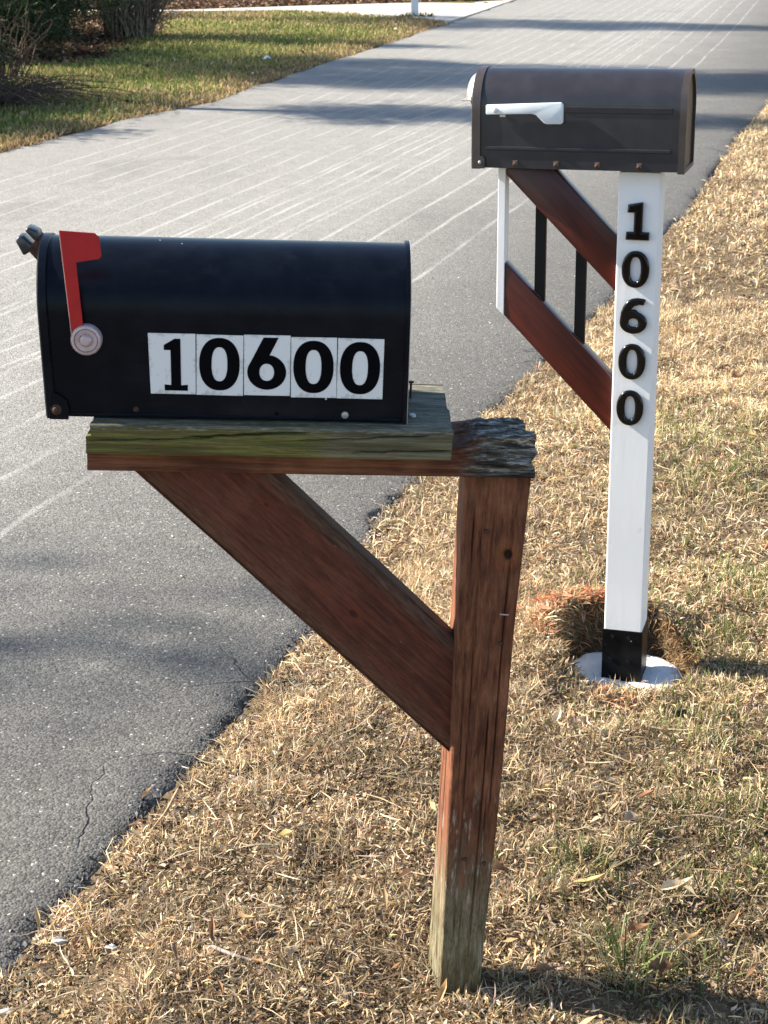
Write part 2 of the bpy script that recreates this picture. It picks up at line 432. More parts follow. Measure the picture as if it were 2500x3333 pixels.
def curve_shape(name, loops, extrude, bevel, res=2):
    """filled outline (with holes) made solid; lies in (x,z), faces -y"""
    cu = bpy.data.curves.new(name, 'CURVE'); cu.dimensions = '2D'; cu.fill_mode = 'BOTH'
    cu.extrude = extrude; cu.bevel_depth = bevel; cu.bevel_resolution = res; cu.offset = -bevel
    for lp in loops:
        s = cu.splines.new('POLY'); s.points.add(len(lp) - 1); s.use_cyclic_u = True
        for i, (x, y) in enumerate(lp): s.points[i].co = (x, y, 0, 1)
    o = bpy.data.objects.new(name + '_tmp', cu); COL.objects.link(o)
    dg = bpy.context.evaluated_depsgraph_get()
    me = bpy.data.meshes.new_from_object(o.evaluated_get(dg)); me.name = name
    bpy.data.objects.remove(o); bpy.data.curves.remove(cu)
    me.transform(Matrix.Rotation(R(90), 4, 'X'))
    return me
def tubes(paths, sides=5):
    """list of (points Nx3, radii N) -> verts, faces"""
    V = []; F = []; base = 0
    for P, rad in paths:
        P = np.asarray(P, float); n = len(P)
        T = np.gradient(P, axis=0); T /= (np.linalg.norm(T, axis=1, keepdims=True) + 1e-9)
        up = np.array([.31, .17, .93]); A = np.cross(T, up); A /= (np.linalg.norm(A, axis=1, keepdims=True) + 1e-9); B = np.cross(T, A)
        for k in range(sides):
            a = 2 * math.pi * k / sides
            V.append(P + (A * math.cos(a) + B * math.sin(a)) * np.asarray(rad)[:, None])
        for i in range(n - 1):
            for k in range(sides):
                l = (k + 1) % sides
                F.append((base + k * n + i, base + l * n + i, base + l * n + i + 1, base + k * n + i + 1))
        base += sides * n
    return np.concatenate(V), F
def fast_mesh(name, co, quads=None, tris=None, col=None):
    me = bpy.data.meshes.new(name)
    nq = 0 if quads is None else len(quads); ntr = 0 if tris is None else len(tris)
    me.vertices.add(len(co)); me.vertices.foreach_set('co', np.asarray(co, np.float32).ravel())
    lp = []; ls = []
    if nq: lp.append(np.asarray(quads).ravel()); ls.append(np.arange(nq) * 4)
    if ntr: lp.append(np.asarray(tris).ravel()); ls.append(nq * 4 + np.arange(ntr) * 3)
    lp = np.concatenate(lp).astype(np.int32); ls = np.concatenate(ls).astype(np.int32)
    me.loops.add(len(lp)); me.loops.foreach_set('vertex_index', lp)
    me.polygons.add(nq + ntr); me.polygons.foreach_set('loop_start', ls)
    if col is not None:
        a = me.color_attributes.new('Col', 'FLOAT_COLOR', 'POINT')
        c = np.ones((len(co), 4), np.float32); c[:, :3] = col; a.data.foreach_set('color', c.ravel())
    me.update(calc_edges=True); me.validate()
    return me
def lumber(name, axis, ts, corners, n, disp=None, endfn=None):
    """wood member: rings along an axis, four-cornered section with n samples a side and eased edges.
    corners(t)->4 (p,q) pairs; disp(t, side, f)->outward offset; axis X: (x,y,z)=(t,p,q); axis Z: (p,q,t)"""
    V = []; m = 4 * n
    f = (np.arange(n) + .5) / n
    for t in ts:
        c = np.asarray(corners(t), float)
        cen = c.mean(0)
        ring = []
        for s in range(4):
            a, b = c[s], c[(s + 1) % 4]
            pts = a + (b - a) * f[:, None]
            e = (b - a) / (np.linalg.norm(b - a) + 1e-9); nn = np.array([e[1], -e[0]])
            if np.dot(nn, (a + b) / 2 - cen) < 0: nn = -nn
            L = np.linalg.norm(b - a); dm = np.minimum(f, 1 - f) * L
            ease = -np.clip(.0035 - dm, 0, 1) ** 2 / .0035
            d = ease + (disp(t, s, f) if disp else 0)
            ring.append(pts + nn * d[:, None])
        ring = np.concatenate(ring)
        tt = np.full(m, t)
        if endfn is not None: tt = tt + endfn(t, ring)
        V.append(np.column_stack([tt, ring]) if axis == 'X' else np.column_stack([ring, tt]))
    V = np.concatenate(V); N = len(ts); F = []
    for k in range(N - 1):
        for i in range(m):
            j = (i + 1) % m; F.append((k * m + i, k * m + j, (k + 1) * m + j, (k + 1) * m + i))
    c0, c1 = V[:m].mean(0), V[-m:].mean(0); V = np.concatenate([V, [c0, c1]]); b = N * m
    for i in range(m):
        j = (i + 1) % m; F.append((b, j, i)); F.append((b + 1, (N - 1) * m + i, (N - 1) * m + j))
    me = mesh(name, V, F)
    bm = bmesh.new(); bm.from_mesh(me); bmesh.ops.recalc_face_normals(bm, faces=bm.faces); bm.to_mesh(me); bm.free()
    return me

# ------------------------------------------------------------------ setting: road edges and ground height
EX = np.array([(-10, -30), (-4, -8), (-1.6, -.5), (-.95, 1.5), (-.63, 2.38), (-.53, 2.68), (-.41, 3.07), (-.29, 3.41), (-.18, 3.82), (-.08, 4.24), (-.01, 4.67), (.09, 4.98), (.26, 5.44), (.44, 6.03), (.6, 6.44), (.85, 7.08), (1.23, 8.28), (1.63, 9.62), (2.09, 11.15), (2.88, 14.02), (3.68, 16.61), (5.9, 25), (8., 33), (9.8, 40), (15, 60), (26, 100), (70, 240)])
LX = np.array([(-18, -30), (-9, -5), (-4.5, 7), (-2.91, 12.93), (-2.32, 15.26), (-1.67, 16.92), (-.93, 20.81), (.21, 26.21), (1.04, 30.31), (1.53, 32.87), (2.99, 40.33), (7.5, 60), (18, 100), (60, 240)])
def edge_r(y): return np.interp(y, EX[:, 1], EX[:, 0])
def edge_l(y): return np.interp(y, LX[:, 1], LX[:, 0])
FOOT = np.array([.576, 3.708]); NPOST = np.array([.1297, 2.3783])
LAWN_TOP = 38.0
def ground_z(x, y):
    x = np.asarray(x, float); y = np.asarray(y, float)
    vr = (x - edge_r(y)) * .95; vl = (edge_l(y) - x) * .95
    out = np.maximum(vr, vl)
    z = -.09 + .072 * sstep(-.10, -.02, out) + .028 * sstep(-.02, .30, out)
    z = z + sstep(.05, .4, out) * (fbm(x * 2.2, y * 2.2, 3) * .035 + fbm(x * 9, y * 9, 5, 3) * .018)
    # mound and hole at the footing
    dx = x - FOOT[0]; dy = y - FOOT[1]; r = np.hypot(dx, dy)
    back = np.clip((dy - dx * .8) / (r + 1e-6), -1, 1)
    rr = r + fbm(x * 14, y * 14, 9, 3) * .03
    z = z + np.exp(-((rr - .21) / .07) ** 2) * (.022 + .028 * np.clip(back, 0, 1))
    z = z - .052 * sstep(.50, .17, np.hypot(dx, dy)) * sstep(.25, -.55, back)
    z = z * (1 - sstep(.180, .150, rr)) + (-.13) * sstep(.180, .150, rr)
    rn = np.hypot(x - NPOST[0], y - NPOST[1]); z = z - .012 * np.exp(-(rn / .16) ** 2)
    # bank rising behind the driveway
    z = z + sstep(.3, 3, vl) * sstep(37.0, 46, y) * 1.2
    return z
def build_ground():
    def axis(parts): return np.unique(np.concatenate(parts).round(4))
    xs = axis([np.arange(-1.2, 1.9, .02), np.arange(-6, 6, .2), np.arange(-20, 20, 1.0), np.array([-600, -300, -150, -80, -50, -35, -27, 27, 35, 50, 80, 150, 300, 600])])
    ys = axis([np.arange(1.9, 6.0, .02), np.arange(6, 10, .06), np.arange(-4, 20, .25), np.arange(20, 60, .8), np.array([-300, -100, -40, -15, -8, 75, 95, 120, 160, 220, 300, 450, 900])])
    X, Y = np.meshgrid(xs, ys); Z = ground_z(X, Y)
    far = np.hypot(X, Y) > 230
    co = np.column_stack([X.ravel(), Y.ravel(), Z.ravel()])
    nx, ny = len(xs), len(ys)
    i = np.arange(ny - 1)[:, None] * nx + np.arange(nx - 1)[None, :]
    q = np.stack([i, i + 1, i + 1 + nx, i + nx], -1).reshape(-1, 4)
    me = fast_mesh('ground', co, quads=q)
    left = (edge_l(Y) - X) > 0.25
    lawn = (left & (Y > -20)).astype(float)
    a = me.attributes.new('lawn', 'FLOAT', 'POINT'); a.data.foreach_set('value', lawn.ravel().astype(np.float32))
    b = me.attributes.new('litter', 'FLOAT', 'POINT'); b.data.foreach_set('value', (litter_mask(X, Y) * left).ravel().astype(np.float32))
    o = link('ground', me, MT['ground'], smooth=80); tag(o, kind='structure')
def litter_mask(x, y):
    a = sstep(0, .5, -3.35 - x + fbm(x * 1.3, y * 1.3, 31) * 1.0) * sstep(20.7, 21.6, y + fbm(x * 2, y * 2, 33) * 1.5) * sstep(33.5, 32.0, y)
    b = sstep(0, .5, y - drive_top(x))
    return np.maximum(a, b)
DT = np.array([(-14, 33.9), (-8, 33.9), (-3.9, 34.45), (-1.6, 36.3), (.3, 37.6), (1.6, 38.6), (3.2, 40.4)])
DB = np.array([(-14, 32.6), (-8, 33.1), (-3.9, 33.75), (-2.6, 34.2), (-1.7, 34.3), (-.75, 33.6), (0, 32.5), (.55, 31.9), (1.03, 31.0), (1.25, 30.8)])
def drive_top(x): return np.interp(x, DT[:, 0], DT[:, 1])
def drive_bot(x): return np.interp(x, DB[:, 0], DB[:, 1])
build_ground()

CRACKS = [np.array([(1380, 1548), (1345, 1580), (1320, 1602), (1275, 1612)]), np.array([(1242, 1650), (1215, 1672), (1205, 1690), (1225, 1715), (1235, 1730)])]
def px_ground(x, y, z=0.0):
    r = R(-.1513); dx = x - 1250; dy = y - 1666.5; th = R(19.2383); f = 5490.67
    a = (dx * math.cos(r) - dy * math.sin(r)) / f; b = (dx * math.sin(r) + dy * math.cos(r)) / f
    Y = math.cos(th) - b * math.sin(th); Z = -math.sin(th) - b * math.cos(th); t = (z - CAM_H) / Z
    return a * t, Y * t
def build_road():
    ys = np.unique(np.concatenate([np.arange(-30, 1.8, .5), np.arange(1.8, 6.6, .012), np.arange(6.6, 12, .05), np.arange(12, 42, .25), np.arange(42, 240, 4)]).round(4))
    vf = np.concatenate([[0], np.arange(.012, .55, .012), np.arange(.58, 1.5, .05), np.linspace(1.6, 4.9, 20)])  # metres from the edge
    er, el = edge_r(ys), edge_l(ys)
    rag = (fbm(ys * 3.1, ys * 0 + 2.2, 41, 4) * .16 + fbm(ys * 17, ys * 0, 43, 3) * .055)
    wid = (er - el)
    Vc = np.concatenate([vf, [5.05, 5.16, 5.22, 5.25]])
    X = np.zeros((len(ys), len(Vc))); Y = np.repeat(ys[:, None], len(Vc), 1)
    fr = Vc / 5.25
    X = er[:, None] - fr[None, :] * wid[:, None]
    dec = np.exp(-Vc / .12)
    X = X + rag[:, None] * dec[None, :]
    ragl = fbm(ys * 1.3, ys * 0 + 7, 47, 4) * .22
    X = X + ragl[:, None] * np.exp(-(5.25 - Vc) / .25)[None, :]
    v2 = np.repeat(Vc[None, :], len(ys), 0)
    rough = np.exp(-v2 / .22)
    Z = fbm(X * 34, Y * 34, 51, 3) * .0065 * rough + fbm(X * 4, Y * 4, 53, 3) * .006
    Z = Z - .024 * np.exp(-v2 / .035)
    near = (Y[:, 0] > 1.8) & (Y[:, 0] < 7)
    for c in CRACKS:
        P = np.array([px_ground(*p) for p in c])
        Xn = X[near] + fbm(X[near] * 22, Y[near] * 22, 57, 3) * .035; Yn = Y[near] + fbm(X[near] * 22, Y[near] * 22, 59, 3) * .05
        d = np.full(Xn.shape, 9.0)
        for a, b in zip(P[:-1], P[1:]):
            e = b - a; t = np.clip(((Xn - a[0]) * e[0] + (Yn - a[1]) * e[1]) / (e @ e), 0, 1)
            d = np.minimum(d, np.hypot(Xn - a[0] - e[0] * t, Yn - a[1] - e[1] * t))
        Z[near] -= .022 * np.exp(-(d / .0075) ** 2)
    n, m = X.shape
    # skirt at the broken edge
    Xs = np.concatenate([X[:, :1] + .012, X, X[:, -1:] - .02], 1); Ys = np.concatenate([Y[:, :1], Y, Y[:, -1:]], 1); Zs = np.concatenate([Z[:, :1] * 0 - .075, Z, Z[:, -1:] * 0 - .09], 1)
    U = np.concatenate([[0], Vc, [5.25]])
    co = np.column_stack([Xs.ravel(), Ys.ravel(), Zs.ravel()]); m += 2
    i = np.arange(n - 1)[:, None] * m + np.arange(m - 1)[None, :]
    q = np.stack([i, i + m, i + m + 1, i + 1], -1).reshape(-1, 4)
    me = fast_mesh('road', co, quads=q)
    uv = me.uv_layers.new(name='road')
    vi = np.zeros(len(me.loops), np.int32); me.loops.foreach_get('vertex_index', vi)
    UU = np.repeat(U[None, :], n, 0).ravel(); VV = Ys.ravel()
    uv.data.foreach_set('uv', np.column_stack([UU[vi], VV[vi]]).ravel().astype(np.float32))
    tag(link('road', me, MT['asphalt'], smooth=60), kind='structure')
build_road()

def build_driveway():
    xs = np.concatenate([np.linspace(-14, -4, 8), np.linspace(-3.6, 3.2, 40)]); V = []; F = []
    for x in xs:
        b = drive_bot(x) if x < 1.25 else np.interp(x, LX[:, 0], LX[:, 1]) + .1
        t = max(drive_top(x), b + .02); b = b + .06 * math.sin(x * 3.1) * (x > -3)
        for k in np.linspace(0, 1, 5): V.append((x, b + (t - b) * k, 0.045 - .03 * sstep(.2, 2.2, x)))
        V.append((x, b - .01, -.1))
    for i in range(len(xs) - 1):
        a, c = i * 6, (i + 1) * 6
        for k in range(4): F.append((a + k, c + k, c + k + 1, a + k + 1))
        F.append((a + 5, c + 5, c, a))
    tag(link('driveway', mesh('driveway', V, F), MT['drive'], smooth=40), kind='structure')
build_driveway()

# ------------------------------------------------------------------ old mailbox and its wooden post
LEAN = math.tan(R(-6.02)); NM = Euler((0, R(1.55), R(1.87)), 'XYZ'); NO = Vector((NPOST[0], NPOST[1], .0262))
def n_at(u, v, w): return NO + NM.to_matrix() @ Vector((u, v + w * LEAN, w))
def old_post():
    root = empty('mailbox_post', NO, NM)
    tag(root, 'leaning weathered red-brown wooden post with diagonal brace under the black mailbox', 'mailbox post')
    # upright
    tz = np.array([-.12, .057, .407, .655, .8915])
    FL = np.array([-.0385, -.039, -.0415, -.0455, -.0445]); FR = np.array([.028, .0293, .0376, .0392, .0470])
    BL = np.array([-.054, -.054, -.049, -.047, -.0455]); BR = np.array([.020, .021, .033, .037, .0445])
    VF = np.array([-.041, -.042, -.0465, -.0475, -.0476]); VB = np.array([.036, .037, .044, .046, .047])
    I = lambda A, t: np.interp(t, tz, A)
    crack = [(0, .30, .5, .004, .05, .9), (0, .62, .8, .006, .0, .55), (0, .18, .3, .004, .35, .9), (0, .82, .6, .005, .3, .9), (0, .48, .6, .0035, .5, .9), (0, .72, .5, .0035, .1, .4), (3, .5, .4, .006, .1, .85), (3, .25, .3, .004, .0, .5), (0, .40, .3, .003, .0, .35)]
    def disp(t, s, f):
        L = .09; d = fbm(f * 14 + s * 31, np.full_like(f, t * 4.0), 61, 4) * .0022
        for cs, f0, wdt, dep, a, b in crack:
            if cs != s: continue
            c = f0 + (vn(np.array([t * 3.0 + f0 * 50]), np.array([f0 * 9.0]), 63)[0] - .5) * .09
            win = float(sstep(a, a + .08, t) * sstep(b, b - .08, t))
            win *= .35 + .65 * float(vn(np.array([t * 9 + f0 * 77]), np.array([2.2]), 65)[0])
            d = d - dep * 1.1 * win * np.exp(-((f - c) * L / (.0008 + .0005 * wdt)) ** 2)
        low = float(sstep(.30, .02, t))
        d = d - low * (np.abs(fbm(f * 9 + s * 5, np.full_like(f, t * 11), 67, 3)) * .010)
        if s == 0:  # knot
            kx = (f - .73) * L; kz = (t - .775); rr = np.hypot(kx, kz * .75)
            d = d + .0022 * np.exp(-((rr - .012) / .004) ** 2) - .006 * np.exp(-(rr / .0055) ** 2)
        return d
    me = lumber('post', 'Z', np.linspace(-.12, .905, 210), lambda t: [(I(FL, t), I(VF, t)), (I(FR, t), I(VF, t)), (I(BR, t), I(VB, t)), (I(BL, t), I(VB, t))], 44, disp)
    for v in me.vertices: v.co.y += v.co.z * LEAN
    link('post', me, MT['post'], root, smooth=50)
    for u, w in ((-.012, .812), (-.013, .36), (-.012, .245), (.019, .238), (.020, .632)):
        nl = link('nail_head', lathe_y('nail_head', [(.0001, -.0022), (.0032, -.0018), (.0036, 0), (.0036, .004)], 12), MT['rust'], root, (u, -.0482 + .004 * (w < .5) + w * LEAN, w))
    st = link('staple', box('staple', (.0135, .002, .0022), .0006), MT['zinc'], root, (.0225, -.0492 + .680 * LEAN, .680), (0, R(3), 0))
    # lower board (beam) with the rotten end, grain along x; object sits at its own centre
    cx = (-.557 + .0535) / 2
    def bdisp(t, s, f):
        d = fbm(np.full_like(f, t * 5), f * 12 + s * 9, 71, 4) * .0016
        k = float(sstep(.188, .235, t))
        ridg = np.abs(fbm(np.full_like(f, t * 16), f * 26 + s * 5, 73, 4))
        if k > 0:
            if s == 2: d = d + k * (.010 - ridg * .040 - .018 * np.exp(-((f - .52) / .035) ** 2) - .012 * np.clip(f - .8, 0, 1) / .2)
            elif s == 1: d = d + k * (-ridg * .020 - .004 * f)
            elif s == 3: d = d + k * (-ridg * .012)
        if s == 0: d = d + .0
        return d
    def bend(t, ring):
        if t < .3035: return fbm(ring[:, 0] * 30, ring[:, 1] * 30, 77, 2) * .004 * (t < -.30)
        return np.where(ring[:, 0] > -.008, -.010, .002) + fbm(ring[:, 0] * 60, ring[:, 1] * 60, 75, 3) * .016
    def bcorn(t):
        k = float(sstep(.19, .24, t)); r = .008 * k
        return [(-.070, -.0205), (-.070 + .004 * k, .0200 + r), (.070 - .01 * k, .0200 + r), (.070, -.0205)][::1]
    # order sides: 0 front->? corners listed front-bottom, front-top, back-top, back-bottom
    def bd2(t, s, f): return bdisp(t, {0: 1, 1: 2, 2: 3, 3: 0}[s], f)
    me = lumber('beam', 'X', np.unique(np.concatenate([np.linspace(-.30525, .17, 60), np.linspace(.17, .30525, 80)])), bcorn, 34, bd2, bend)
    link('beam', me, MT['beam'], root, (cx - .0085, .9225 * LEAN, .9225), smooth=45)
    # shelf plank
    sx = (-.5515 - .0635) / 2; hl = (.5515 - .0635) / 2
    def sd(t, s, f):
        d = fbm(np.full_like(f, t * 7), f * 13 + s * 9, 81, 4) * .0028
        if s == 0:
            for x0, x1, f0, f1, dep, wd in ((-.115, .06, .60, .86, .0075, .0011), (.02, .24, .52, .86, .004, .0009), (-.25, -.05, .45, .62, .0025, .0008), (.1, .25, .2, .35, .003, .0008)):
                if x0 < t < x1:
                    k = (t - x0) / (x1 - x0); c = f0 + (f1 - f0) * k + (vn(np.array([t * 60]), np.array([x0 * 9]), 83)[0] - .5) * .06
                    d = d - dep * min(1, 6 * k, 6 * (1 - k)) * 1.6 * np.exp(-((f - c) * .043 / wd) ** 2)
        if s == 1:
            d = d - .0035 * np.abs(fbm(np.full_like(f, t * 6), f * 60, 85, 3)) * 2 - .004 * np.exp(-(f / .10) ** 2)
        return d
    def se(t, ring):
        if t < -hl + .012: return fbm(ring[:, 0] * 40, ring[:, 1] * 40, 87, 3) * .010 + .007 * ((ring[:, 1]) / .02 > .2)
        if t > hl - .012: return fbm(ring[:, 0] * 22, ring[:, 1] * 30, 89, 3) * .014
        return 0 * ring[:, 0]
    me = lumber('shelf', 'X', np.unique(np.concatenate([np.linspace(-hl, hl, 170)])), lambda t: [(-.1215, -.0212), (-.1205, .0212), (.121, .0212), (.121, -.0212)], 40, sd, se)
    sh = link('shelf', me, MT['shelf'], root, (sx - .0085, .9645 * LEAN, .9645), smooth=45)
    nb = lathe_y('bent_nail', [(.0042, -.002), (.0042, 0), (.0016, .0006), (.0016, .026)], 10)
    link('nail', nb, MT['rust'], sh, (.145 + .05, .045, .042), (R(-90), 0, 0))
    link('nail', lathe_y('flat_nail', [(.0001, -.0026), (.0046, -.002), (.005, -.0005), (.005, .003)], 12), MT['zinc'], sh, (.193, -.055, .0215), (R(-82), 0, 0))
    # brace
    p0 = Vector((-.5075, 0, .889)); p1 = Vector((-.052, 0, .440)); dr = (p1 - p0).normalized(); ang = math.atan2(dr.z, dr.x)
    nrm = Vector((-dr.z, 0, dr.x)); bw = .1395
    xa = lambda q: -.02  # built long then trimmed by slanted ends
    L = (p1 - p0).length + .042
    def corners(t): return [(-.029, 0.0), (-.029, bw), (.009, bw), (.009, 0.0)]
    def ends(t, ring):
        k = t / L
        return ring[:, 1] * ((1 - k) * (1 / math.tan(-ang)) - k * math.tan(-ang))
    def dd(t, s, f):
        return fbm(np.full_like(f, t * 5), f * 12 + s * 7, 91, 4) * .0016 - (.004 * np.exp(-((np.minimum(f, 1 - f)) / .06) ** 2) if s in (0, 2) else 0)
    me = lumber('brace', 'X', np.linspace(0, L, 90), corners, 30, dd, ends)
    off = -dr * .024
    ca, sa = math.cos(ang), math.sin(ang)
    for v in me.vertices: v.co.y += (p0.z + off.z + v.co.x * sa + v.co.z * ca) * LEAN
    o = link('brace', me, MT['brace'], root, (p0.x + off.x, 0, p0.z + off.z), (0, -ang, 0), smooth=45)
old_post()

def digit_loops(ch, w, h, style):
    """closed outlines centred on the origin"""
    el = lambda cx, cy, rx, ry, p=2.0, n=44: [(cx + rx * math.copysign(abs(math.cos(a)) ** (2 / p), math.cos(a)), cy + ry * math.copysign(abs(math.sin(a)) ** (2 / p), math.sin(a))) for a in np.linspace(0, 2 * math.pi, n, endpoint=False)]
    if style == 'tile':
        if ch == '0': return [el(0, 0, w * .5, h * .5, 2.25), el(0, .0, w * .195, h * .325, 2.4)]
        if ch == '1':
            P = [(-.13, .5), (.13, .5), (.15, -.40), (.27, -.40), (.27, -.5), (-.25, -.5), (-.25, -.40), (-.11, -.40), (-.12, .30), (-.27, .30), (-.27, .40)]
            P = [(-.28, .375), (-.02, .5), (.12, .5), (.13, -.395), (.29, -.385), (.29, -.5), (-.27, -.5), (-.27, -.385), (-.11, -.395), (-.12, .28), (-.28, .28)]
            return [[(x * w * 1.05, y * h) for x, y in P]]
        cy = -.5 + .335; rx, ry = .5, .335
        lp = []
        for a in np.linspace(R(158), R(158 - 298 + 0), 46):   # clockwise from upper left? build the bowl
            pass
        bowl = [(rx * math.cos(a), cy + ry * math.sin(a)) for a in np.linspace(R(62), R(-214), 50)]
        lp = [(.30, .5), (.07, .160)] + bowl[0:1] * 0 + [(rx * math.cos(a), cy + ry * math.sin(a)) for a in np.linspace(R(78), R(-212), 52)] + [(-.085, .5)]
        return [[(x * w, y * h) for x, y in lp], el(0, cy * h, w * .19, h * .165, 2.1)]
    if ch == '0': return [el(0, 0, w * .5, h * .5, 2.15), el(0, 0, w * .19, h * .335, 2.3)]
    if ch == '1':
        P = [(-.42, .43), (.12, .5), (.20, .5), (.19, -.28), (.48, -.28), (.48, -.5), (-.48, -.5), (-.46, -.28), (-.17, -.28), (-.16, .22), (-.44, .22)]
        return [[(x * w, y * h) for x, y in P]]
    cy = -.19; rx, ry = .5, .31
    outer = [(.44, .46), (.35, .30), (.20, .315), (.02, .27), (-.10, .165), (-.02, .175), (.08, .17)]
    outer += [(rx * math.cos(a), cy + ry * math.sin(a)) for a in np.linspace(R(68), R(-178), 44)]
    outer += [(-.49, -.08), (-.46, .10), (-.38, .26), (-.25, .40), (-.08, .475), (.12, .5), (.30, .49)]
    return [[(x * w, y * h) for x, y in outer], el(-.0, (cy + .005) * h, w * .175, h * .115, 2.2)]

def old_mailbox():
    Lm = .4744; Wd = .1752; H = .2262
    c = n_at((-.5995 - .1251) / 2 - .0085, 0, .9862)
    root = empty('mailbox', c, NM)
    tag(root, 'worn black metal mailbox with raised red flag and white number tiles', 'mailbox')
    hl = Lm / 2
    xs = np.concatenate([np.linspace(-hl, -.05, 14), np.linspace(0, hl, 6)])
    me = extrude_x('body', arch(Wd, H, 28), xs)
    def shear(me, amt=.011):
        for v in me.vertices:
            k = float(sstep(-.02, -hl, v.co.x)); v.co.x -= amt * k * (v.co.z / H - .05)
    shear(me)
    body = link('body', me, MT['navy'], root, smooth=40)
    # folded hem along the lower edge
    link('bottom_hem', box('bottom_hem', (Lm - .03, .0022, .0045), .001), MT['navy'], root, (.006, -Wd / 2 - .0008, .0035))
    # door with flange
    me = extrude_x('door', arch(Wd + .008, H + .0045, 28), [-.0065, -.0045, .0055, .0072])
    for v in me.vertices:
        if abs(v.co.x + .0065) < 1e-4 or v.co.x > .007: v.co.y *= .975; v.co.z = .003 + v.co.z * .972
        v.co.x -= .0105 * (v.co.z / H)
    door = link('door', me, MT['navy'], root, (-hl + .0005, 0, -.0022), smooth=35)
    me = prism('hinge_tab', [(-.013, -.004), (.012, -.004), (.013, .010), (.010, .022), (.0, .03), (-.012, .034)], -.0011, .0011, .0004)
    tab = link('hinge_tab', me, MT['navy'], root, (-hl + .012, -Wd / 2 - .0045, .001))
    link('rivet', lathe_y('rivet', [(.0001, -.0035), (.003, -.0028), (.0048, -.001), (.0072, -.0004), (.0078, .002)], 16), MT['rust'], tab, (-.004, -.001, .0095))
    link('rivet', lathe_y('small_rivet', [(.0001, -.002), (.0028, -.0014), (.0045, .001)], 14), MT['rust'], root, (-.124, -Wd / 2 - .0005, .0114))
    link('screw', lathe_y('screw', [(.0001, -.0010), (.0016, -.0009), (.0018, -.0016), (.0046, -.0012), (.0052, .001)], 16), MT['zinc'], root, (.155, -Wd / 2 - .0012, .0095))
    link('screw_hole', lathe_y('screw_hole', [(.0026, -.0003), (.0026, .001)], 12), MT['ink'], root, (.0635, -Wd / 2 - .0003, .0095))
    # back: rolled rim
    o1, i1 = arch(Wd + .0075, H + .0045, 28), arch(Wd - .006, H - .003, 28)
    link('back_rim', ring_x('back_rim', o1, i1, -.0035, .0028), MT['navy'], root, (hl - .001, 0, -.001), smooth=40)
    link('rim_edge', ring_x('rim_edge', arch(Wd + .0079, H + .0047, 28), o1, .0020, .0027), MT['rawedge'], root, (hl - .001, 0, -.001), smooth=40)
    link('back_panel', extrude_x('back_panel', arch(Wd - .008, H - .004, 28), [-.001, .0012]), MT['navy'], root, (hl - .0005, 0, .0008), smooth=40)
    # bent pull tab on the door
    arm = prism('arm', [(.012, .012), (.004, -.013), (-.020, .014), (-.006, .030)], -.013, .013, .0015)
    pull = link('latch_pull', arm, MT['rust'], root, (-hl - .0120, 0, .1925), smooth=30); pull.scale = (1.2, 1.2, 1.2)
    l1 = prism('tip', [(-.010, -.002), (.006, -.011), (.009, -.008), (-.004, .0035), (-.0075, .0035)], -.013, .013, .0025, 3)
    link('tip', prism('tip_a', [(-.0005, .022), (-.0140, .036), (-.0125, .0395), (-.0095, .0405), (.0005, .036), (.0035, .025)], -.013, .013, .0022, 3), MT['latch'], pull, (-.0075, 0, -.002), smooth=35)
    link('tip', prism('tip_b', [(-.0015, .0205), (-.0160, .0345), (-.0205, .0335), (-.0235, .0285), (-.0150, .012)], -.013, .013, .0022, 3), MT['latch'], pull, (-.0090, 0, -.0055), smooth=35)
    # raised flag: base point is the pivot disc centre
    px, pz = -.186, .1072
    fx = lambda u, w: (u + .3623 - px, w - .9862 - pz)
    poly = [fx(*p) for p in ((-.5785, 1.2365), (-.5335, 1.2342), (-.5275, 1.2290), (-.5258, 1.2040), (-.5290, 1.2008), (-.5585, 1.1957), (-.5500, 1.090), (-.5665, 1.0960))]
    fl = link('flag', prism('flag', poly, -.0008, .0008, .0004), MT['red'], root, (px, -Wd / 2 - .0105, pz))
    pe = [fx(-.5785, 1.2365), fx(-.5664, 1.0960)]
    a, b = Vector((pe[0][0], 0, pe[0][1])), Vector((pe[1][0], 0, pe[1][1])); mid = (a + b) / 2; dv = b - a
    link('flag_edge', box('flag_edge', (.0010, .0042, dv.length), .0003), MT['rawedge'], fl, (mid.x - .0006, .0020, mid.z), (0, math.atan2(dv.x, dv.z), 0))
    link('pivot_disc', lathe_y('pivot_disc', [(.0001, -.0066), (.0055, -.0062), (.0080, -.0036), (.0086, -.0022), (.0098, -.0030), (.0146, -.0032), (.0152, -.0020), (.0160, -.0044), (.0190, -.0036), (.0204, -.0010), (.0204, .0095)], 36), MT['pinkmetal'], root, (px, -Wd / 2 - .0105, pz), smooth=30)
    # number tiles
    tx = [-.4661, -.4061 + .0008, -.3432 + .0006, -.2809 + .0006, -.2193 + .0005]; tx2 = [-.4065, -.3436, -.2813, -.2197, -.1576]
    for i, ch in enumerate('10600'):
        w = tx2[i] - tx[i]; h = .0822; xc = (tx[i] + tx2[i]) / 2 + .3623
        me = prism('number_tile', [(-w / 2 - (.0028 if i == 0 else 0), h / 2), (w / 2, h / 2), (w / 2, -h / 2), (-w / 2, -h / 2)], -.0005, .0007, .0002, 1)
        t = link('number_tile', me, MT['tile'], root, (xc, -Wd / 2 - .0013 - .0002 * (i % 2), .0748 + (.0006, 0, .0010, -.0006, -.0010)[i]), (0, R((0, .4, 0, -.3, .3)[i]), 0))
        dw, dh = {'1': (.052, .0705), '0': (.0535, .0715), '6': (.0515, .0710)}[ch]
        dm = curve_shape('digit', digit_loops(ch, dw, dh, 'tile'), .0002, 0)
